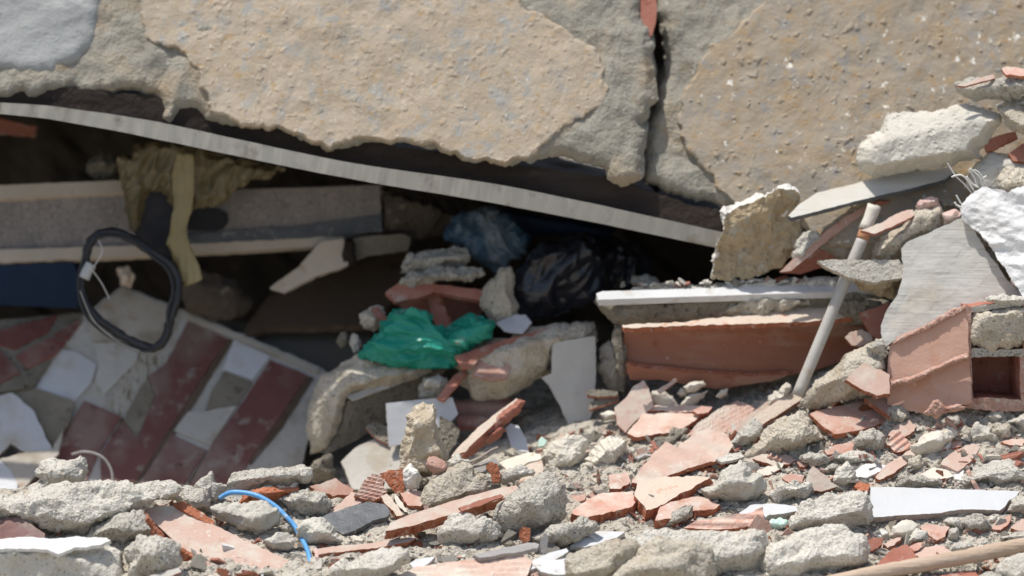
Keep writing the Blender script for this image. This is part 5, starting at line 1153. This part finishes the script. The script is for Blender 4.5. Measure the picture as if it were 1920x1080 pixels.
for s, m, lb, st in (
    ('1656,780 1664,764 1684,756 1704,764 1708,782 1692,796 1670,798', 'grey_concrete', 'round crumbly stone at the left foot of the hollow brick', 'crumb'),
    ('1600,822 1616,806 1640,806 1660,816 1664,840 1648,852 1626,850 1606,838', 'grey_concrete', 'crumbly stone below the right corner of the large flat pink tile', 'crumb'),
    ('1572,858 1590,846 1624,842 1640,856 1640,868 1600,872', 'pale_concrete', 'low cream-grey stone under the flat red clay chip', 'conc'),
    ('1500,858 1520,846 1548,850 1560,862 1552,880 1520,876', 'grey_concrete', 'crumbly grey stone right of the pinkish flat shard', 'crumb'),
    ('1536,880 1560,868 1584,872 1580,890 1556,894', 'grey_concrete', 'crumbly grey stone behind the leaning brick bit', 'crumb'),
    ('1440,930 1452,908 1490,898 1520,908 1512,930 1480,944 1450,944', 'pale_concrete', 'lumpy pale stone right of the lobed grey lump', 'crumb'),
    ('1676,912 1680,896 1700,880 1712,892 1764,894 1768,910 1740,920 1690,920', 'grey_concrete', 'flat-faced grey stone just over the left half of the marble strip', 'conc'),
    ('1700,880 1706,862 1724,856 1740,866 1730,880 1712,888', 'beige_concrete', 'brown-shadowed stone between the white-topped rock and the grey stone', 'conc'),
    ('1768,916 1790,894 1830,874 1880,862 1990,850 1990,930 1900,922 1820,920', 'pale_concrete', 'long rough rubble bank above the tip of the marble strip', 'crumb'),
    ('1816,816 1830,798 1860,800 1872,820 1850,836 1826,832', 'pale_concrete', 'rounded pale stone below the open brick cell, left one', 'conc'),
    ('1856,810 1870,794 1896,798 1900,818 1880,830 1862,826', 'beige_concrete', 'rounded brown-faced stone below the open brick cell, right one', 'conc'),
    ('1846,776 1862,766 1880,772 1886,790 1862,796 1846,790', 'pale_concrete', 'knobbly pale stone right under the brick bottom wall', 'crumb'),
    ('1890,790 1910,776 1980,770 1980,810 1920,810', 'pale_concrete', 'wide pale stone at the right edge below the brick', 'conc'),
    ('1762,790 1780,776 1800,778 1812,792 1796,806 1772,804', 'grey_concrete', 'round grey stone below the brick corner', 'crumb'),
    ('1668,1004 1674,986 1692,976 1712,976 1724,988 1716,1006 1700,1020 1684,1012', 'cream_shard', 'round yellowish stone under the left part of the marble strip', 'smooth'),
    ('1694,1022 1704,1004 1720,992 1738,998 1740,1012 1720,1022 1704,1028', 'smooth_mortar', 'smooth grey pebble in front of the round yellowish stone', 'smooth'),
    ('1766,976 1778,968 1796,970 1808,986 1806,998 1790,992 1774,984', 'pale_concrete', 'pale oblong pebble touching the marble strip from below', 'conc'),
    ('1804,980 1816,968 1838,964 1856,976 1860,994 1840,1000 1812,998', 'grey_concrete', 'grey rounded stone below the right part of the marble strip', 'crumb'),
    ('1776,1008 1780,992 1794,988 1800,1000 1794,1014 1784,1016', 'pale_concrete', 'small egg-shaped pebble below the pale oblong one', 'smooth'),
    ('1852,976 1860,966 1870,968 1870,980 1858,984', 'pale_concrete', 'little round pebble under the broken corner of the marble strip', 'smooth'),
    ('1774,1034 1790,1018 1820,1012 1832,1024 1810,1036', 'grey_concrete', 'dim grey stone between the egg-shaped pebble and the round stick', 'conc'),
    ('1884,960 1900,938 1930,928 1990,920 1990,970 1920,968', 'pale_concrete', 'pale lumpy stone at the right edge beside the marble tip', 'crumb'),
    ('1876,1010 1900,996 1990,990 1990,1016 1910,1020', 'grey_concrete', 'grey crumbly stone at the right edge above the round stick', 'crumb'),
    ('1868,1075 1884,1048 1910,1036 1990,1030 1990,1100 1900,1105', 'pale_concrete', 'pale stone in the bottom right corner under the round stick', 'conc'),
    ('1810,1110 1824,1084 1850,1072 1876,1080 1884,1110', 'grey_concrete', 'grey stone at the bottom edge below the round stick, near the corner', 'conc')):
    RK('stone', 'concrete chunk', lb, m, s, style=st, dy=.045 if 'bank' in lb else 0)
CP('reddish clay piece in the shadow below the round stick', '1700,1100 1740,1084 1800,1072 1830,1070 1836,1084 1780,1100', mats=('red_clay', 'clay_break'), Y=-.33)
CP('pink clay bit right of the shadow under the round stick', '1826,1072 1850,1058 1876,1052 1880,1066 1846,1080', Y=-.27)
t = empty('marble_strip', P(1750, 990, -.13)); tag(t, 'clean white marble strip with a broken right tip lying on the rubble', 'marble strip')
PL('polished_face', None, None, ['marble', 'marble_edge'], '1632,913 1700,914 1780,917 1850,919 1912,921 1906,930 1892,938 1884,950 1874,957 1840,955 1800,955 1760,962 1700,966 1631,970', Y=-.105, t=15, gy=1.05, jit=.8, amp=.5, eamp=.5, parent=t)
t = empty('round_stick', P(1750, 1080, -.3)); tag(t, 'long round weathered wooden stick across the bottom right corner', 'stick')
tube_px('shaft', [(1480, 1112, -.335), (1600, 1083, -.325), (1700, 1064, -.315), (1800, 1046, -.305), (1880, 1030, -.30), (1925, 1021, -.295), (2050, 998, -.29)], 14, 'weathered_wood', parent=t, sides=14, rough=.002)
# ---------------------------------------------------------------- loose small rubble: every larger crumb an object of its own
import bmesh
def chip_mesh(nm, kind, seed, mat):
    rng = random.Random(seed); bm = bmesh.new()
    if kind == 'stone':
        for _ in range(rng.choice((9, 10, 12))):
            v = Vector((rng.gauss(0, 1), rng.gauss(0, .8), rng.gauss(0, .62))); v.normalize()
            v *= rng.uniform(.8, 1.1); bm.verts.new((v.x * .5, v.y * .42, v.z * .34))
        bmesh.ops.convex_hull(bm, input=bm.verts)
        bmesh.ops.subdivide_edges(bm, edges=bm.edges, cuts=1, use_grid_fill=True)
        bmesh.ops.triangulate(bm, faces=bm.faces)
        for v in bm.verts: v.co += Vector([rng.uniform(-.014, .014) for _ in range(3)])
    elif kind == 'ribbed':                          # bit of a grooved brick wall
        nr = rng.choice((3, 4)); n = nr * 4; L = rng.uniform(.8, 1.1); g = []
        for k in range(n + 1):
            x = (k / n - .5) * .8; z = .09 + (.07 if (k % 4) in (1, 2) else 0)
            g.append([bm.verts.new((x, y + rng.uniform(-.03, .03) + .12 * math.sin(k * 1.3 + seed), zz + rng.uniform(-.008, .008))) for y, zz in ((-L / 2, -.06), (-L / 2, z), (0, z), (L / 2, z), (L / 2, -.06))])
        for k in range(n):
            for j in range(4): bm.faces.new([g[k][j], g[k + 1][j], g[k + 1][j + 1], g[k][j + 1]])
            bm.faces.new([g[k][4], g[k + 1][4], g[k + 1][0], g[k][0]])
        bm.faces.new(g[0]); bm.faces.new(list(reversed(g[-1])))
        bmesh.ops.recalc_face_normals(bm, faces=bm.faces)
    else:                                           # flat angular shard
        n = rng.choice((4, 5, 5, 6)); a0 = rng.uniform(0, 6.28); top = []; bot = []
        for k in range(n):
            a = a0 + 2 * math.pi * (k + rng.uniform(-.25, .25)) / n; r = rng.uniform(.35, .56)
            x, y = r * math.cos(a) * 1.15, r * math.sin(a) * .8
            top.append(bm.verts.new((x, y, .07 + rng.uniform(-.01, .01)))); bot.append(bm.verts.new((x * rng.uniform(.88, 1.1), y * rng.uniform(.88, 1.1), -.07)))
        bm.faces.new(top); bm.faces.new(list(reversed(bot)))
        for k in range(n): bm.faces.new([top[k - 1], bot[k - 1], bot[k], top[k]])
        bmesh.ops.recalc_face_normals(bm, faces=bm.faces)
        bmesh.ops.subdivide_edges(bm, edges=bm.edges, cuts=1, use_grid_fill=True)
        for v in bm.verts: v.co += Vector([rng.uniform(-.018, .018) for _ in range(3)])
        bmesh.ops.triangulate(bm, faces=bm.faces)
    me = bpy.data.meshes.new(nm); bm.to_mesh(me); bm.free()
    for m_ in (mat if isinstance(mat, tuple) else (mat,)): me.materials.append(MAT[m_])
    return me
LIB = {'grey': [chip_mesh('concrete_crumb', 'stone', s, m) for s, m in zip(range(10), ['grey_concrete', 'pale_concrete', 'pale_concrete', 'beige_concrete', 'grey_concrete'] * 2)],
       'clay': [chip_mesh('clay_chip', 'shard', 40 + s, m) for s, m in zip(range(8), ['clay_face', 'dusty_clay', 'clay_break', 'clay_face', 'dusty_clay', 'clay_break', 'pink_plaster', 'red_clay'])] + [chip_mesh('clay_chip', 'ribbed', 90 + s, m) for s, m in enumerate(['clay_face', 'red_clay', 'clay_break'])],
       'pale': [chip_mesh('pale_chip', 'shard', 60 + s, m) for s, m in zip(range(5), ['cream_shard', 'dirty_white', 'white_paint', 'pale_concrete', 'cream_shard'])]}
MARKS = [(80, 900, 'the render slab at far left'), (120, 1050, 'the white painted slab'), (280, 1010, 'the pitted grey stone'), (430, 1030, 'the sloping clay board'), (470, 970, 'the flat block in the cable bend'),
         (570, 1040, 'the end of the blue cable'), (660, 975, 'the dark slate'), (640, 905, 'the clay pieces above the slate'), (790, 900, 'the pillar stone'), (720, 1010, 'the thin red clay plate'), (850, 1010, 'the round stone under the clay beam'),
         (1000, 950, 'the large grey boulder'), (1000, 860, 'the cream shard'), (1060, 1040, 'the white shards at the bottom'), (1000, 770, 'the white board'), (1140, 860, 'the ribbed stone'), (1130, 950, 'the orange-edged clay piece'),
         (1250, 800, 'the flat pink tile'), (1280, 870, 'the wide pale tile'), (1240, 950, 'the hollow clay piece'), (1300, 1030, 'the wide bottom boulder'), (1370, 910, 'the lobed grey lump'), (1400, 790, 'the pink clay stick'), (1340, 740, 'the shadow under the beam'),
         (1480, 820, 'the rough pinkish stone'), (1440, 970, 'the turquoise crumbs'), (1530, 870, 'the leaning brick bit'), (1560, 790, 'the large flat pink tile'), (1600, 700, 'the large beige lump'), (1690, 780, 'the left foot of the brick'), (1740, 820, 'the white-topped rock'),
         (1620, 890, 'the white plaster chip'), (1720, 880, 'the beige cracked plate'), (1850, 850, 'the rubble bank at right'), (1860, 780, 'the open brick cell'), (1700, 990, 'the left part of the marble strip'), (1820, 990, 'the right part of the marble strip'), (1540, 1040, 'the crumbly bottom boulder'),
         (1680, 1040, 'the triangular red tile'), (1860, 1060, 'the round stick'), (1450, 520, 'the white rail of the beam'), (1250, 525, 'the left end of the white rail'), (1600, 470, 'the pole top'), (1880, 330, 'the grey-brown boulder'), (800, 740, 'the white tile'), (680, 680, 'the green bag'), (1150, 700, 'the left end of the clay beam')]
rs = random.Random(4)
def mark(px, py):
    m = min(MARKS, key=lambda m: (m[0] - px) ** 2 + 2.2 * (m[1] - py) ** 2); dx, dy = px - m[0], (py - m[1]) * 1.5
    if abs(dx) > abs(dy): w_ = 'right of' if dx > 0 else 'left of'
    else: w_ = 'below' if dy > 0 else 'above'
    return w_ + ' ' + m[2]
TONE = {'grey_concrete': 'grey', 'pale_concrete': 'pale', 'beige_concrete': 'beige', 'clay_face': 'red', 'dusty_clay': 'dusty pink', 'clay_break': 'orange', 'red_clay': 'dark red',
        'pink_plaster': 'pink', 'cream_shard': 'cream', 'dirty_white': 'off-white', 'white_paint': 'white'}
cands = []
def region(n, x0, x1, y0, y1, smin, smax, p=(.56, .29, .15), pw=1.6):
    for _ in range(n):
        px = rs.uniform(x0, x1); py = rs.uniform(y0(px) if callable(y0) else y0, y1(px) if callable(y1) else y1)
        s = smin + (smax - smin) * rs.random() ** pw
        if 1618 < px < 1915 and 900 < py < 985 or px < 215 and 1000 < py < 1050 or 740 < px < 1000 and py > 1050: continue
        k = rs.random(); kind = 'grey' if k < p[0] else 'clay' if k < p[0] + p[1] else 'pale'
        cands.append((s, kind, px, py, None))
ridge = lambda x: float(np.interp(x, [0, 300, 600, 850, 1100, 1350, 1520, 1650, 1920], [915, 930, 925, 880, 800, 770, 740, 760, 770]))
region(420, -20, 1000, lambda x: ridge(x) + 8, 1085, 9, 26)
region(360, 960, 1420, lambda x: ridge(x), 1085, 8, 25)
region(520, 1400, 1935, lambda x: ridge(x) + 4, 1085, 8, 27)
region(60, 1120, 1500, 725, 860, 8, 22, (.5, .35, .15))
region(70, 0, 1000, lambda x: ridge(x) + 14, 1085, 22, 40)
region(60, 960, 1420, lambda x: ridge(x) + 6, 1085, 22, 42)
region(90, 1400, 1935, lambda x: ridge(x) + 12, 1085, 22, 44)
region(50, 930, 1120, 735, 880, 8, 22, (.7, .2, .1))
region(40, 1500, 1680, 640, 760, 8, 20, (.6, .3, .1))
region(46, 1780, 1940, 180, 400, 9, 28, (.6, .3, .1))
region(26, 600, 900, 620, 860, 8, 20, (.7, .2, .1))
def rail_crumbs():
    for _ in range(46):
        px = rs.uniform(1165, 1560); s = rs.uniform(8, 20)
        cands.append((s, 'grey' if rs.random() < .65 else ('clay' if rs.random() < .5 else 'pale'), px, 536 - (px - 1180) * .03 - s * rs.uniform(0, .3), rs.uniform(.275, .295)))
rail_crumbs()
cands.sort(key=lambda c: -c[0])
NAMES = {'grey': ('concrete_crumb', 'rubble crumb', 'concrete crumb'), 'clay': ('clay_chip', 'brick chip', 'clay chip'), 'pale': ('pale_chip', 'stone chip', 'flat stone chip')}
cnt = {'grey': 0, 'clay': 0, 'pale': 0}; rest = []
for s, kind, px, py, Y in cands:
    if cnt[kind] >= 290: rest.append((s, kind, px, py, Y)); continue
    cnt[kind] += 1
    if Y is None:
        Y = G(px, py, True)
        if Y is None: continue
        Y -= s * .12 / 1000
    me = rs.choice(LIB[kind]); o = bpy.data.objects.new(NAMES[kind][0], me); col.objects.link(o)
    p = P(px, py, Y); o.location = p; f = s / 1000 * 1.25
    o.scale = (f * rs.uniform(.85, 1.3), f * rs.uniform(.8, 1.2), f * rs.uniform(.75, 1.25))
    tilt = .5 if kind == 'grey' else .75
    o.rotation_euler = (rs.gauss(.35, tilt), rs.gauss(0, tilt), rs.uniform(0, 6.28))
    big = 'fist-sized' if s > 27 else 'small' if s > 15 else 'tiny'
    mk = mark(px, py)
    lb = '%s %s %s' % (big, TONE[me.materials[0].name], NAMES[kind][2])
    tag(o, '%s %s' % (lb, mk), NAMES[kind][1], '%ss %s' % (lb, mk))

# the finest gravel and grit between them
def gravel(name, n, mat, lo, hi, seed, regs):
    r = np.random.RandomState(seed)
    base = []
    for k in range(6):
        bm = bmesh.new()
        for _ in range(8):
            v = r.normal(size=3); v /= np.linalg.norm(v); bm.verts.new(v * (.5, .45, .36) * r.uniform(.8, 1.1))
        bmesh.ops.convex_hull(bm, input=bm.verts); bm.verts.ensure_lookup_table(); bmesh.ops.triangulate(bm, faces=bm.faces)
        loose = [v for v in bm.verts if not v.link_faces]; bmesh.ops.delete(bm, geom=loose, context='VERTS')
        bm.verts.index_update()
        base.append((np.array([v.co[:] for v in bm.verts]), [[v.index for v in f.verts] for f in bm.faces])); bm.free()
    V = []; F = []; off = 0
    for k in range(n):
        x0, x1, y0, y1 = regs[r.randint(len(regs))]
        px = r.uniform(x0, x1); a = y0(px) if callable(y0) else y0; py = a + (y1 - a) * r.random()
        Y = G(px, py, True)
        if Y is None: continue
        s = lo + (hi - lo) * r.random() ** 2
        b, f = base[k % 6]; th = r.uniform(0, 6.28); c_, s_ = math.cos(th), math.sin(th)
        q = b @ np.array([[c_, -s_, 0], [s_, c_, 0], [0, 0, 1]]) * (s / 1000 * 1.3)
        V.append(q + P(px, py, Y)); F += [[i + off for i in t_] for t_ in f]; off += len(b)
    o = link(name, np.vstack(V), F, mat, origin=(0, 0, 0)); tag(o, kind='stuff')
rg = [(-30, 1000, lambda x: ridge(x), 1088), (950, 1420, ridge, 1088), (1400, 1940, ridge, 1088), (1400, 1940, ridge, 1088), (1120, 1500, 720, 860), (1500, 1680, 640, 760), (1760, 1940, 180, 420)]
gravel('grey_gravel', 9000, 'grey_concrete', 3, 9, 3, rg)
gravel('pale_gravel', 9000, 'pale_concrete', 3, 10, 4, rg)
gravel('brick_grit', 3600, 'clay_face', 3, 9, 5, rg)
# the crumbs past the first few hundred of a kind, joined
def joined(name, items, mat):
    V = []; F = []; off = 0
    for s, kind, px, py, Y in items:
        if Y is None:
            Y = G(px, py, True)
            if Y is None: continue
        me = rs.choice(LIB[kind]); b = np.array([v.co[:] for v in me.vertices]); th = rs.uniform(0, 6.28); c_, s_ = math.cos(th), math.sin(th)
        b = b @ np.array([[c_, -s_, 0], [s_, c_, 0], [0, 0, 1]]) * (s / 1000 * 1.25)
        V.append(b + P(px, py, Y)); F += [[i + off for i in p.vertices] for p in me.polygons]; off += len(b)
    if V:
        o = link(name, np.vstack(V), F, mat, origin=(0, 0, 0)); tag(o, kind='stuff')
joined('fine_concrete_crumbs', [c for c in rest if c[1] == 'grey'], 'pale_concrete')
joined('fine_clay_chips', [c for c in rest if c[1] == 'clay'], 'clay_face')
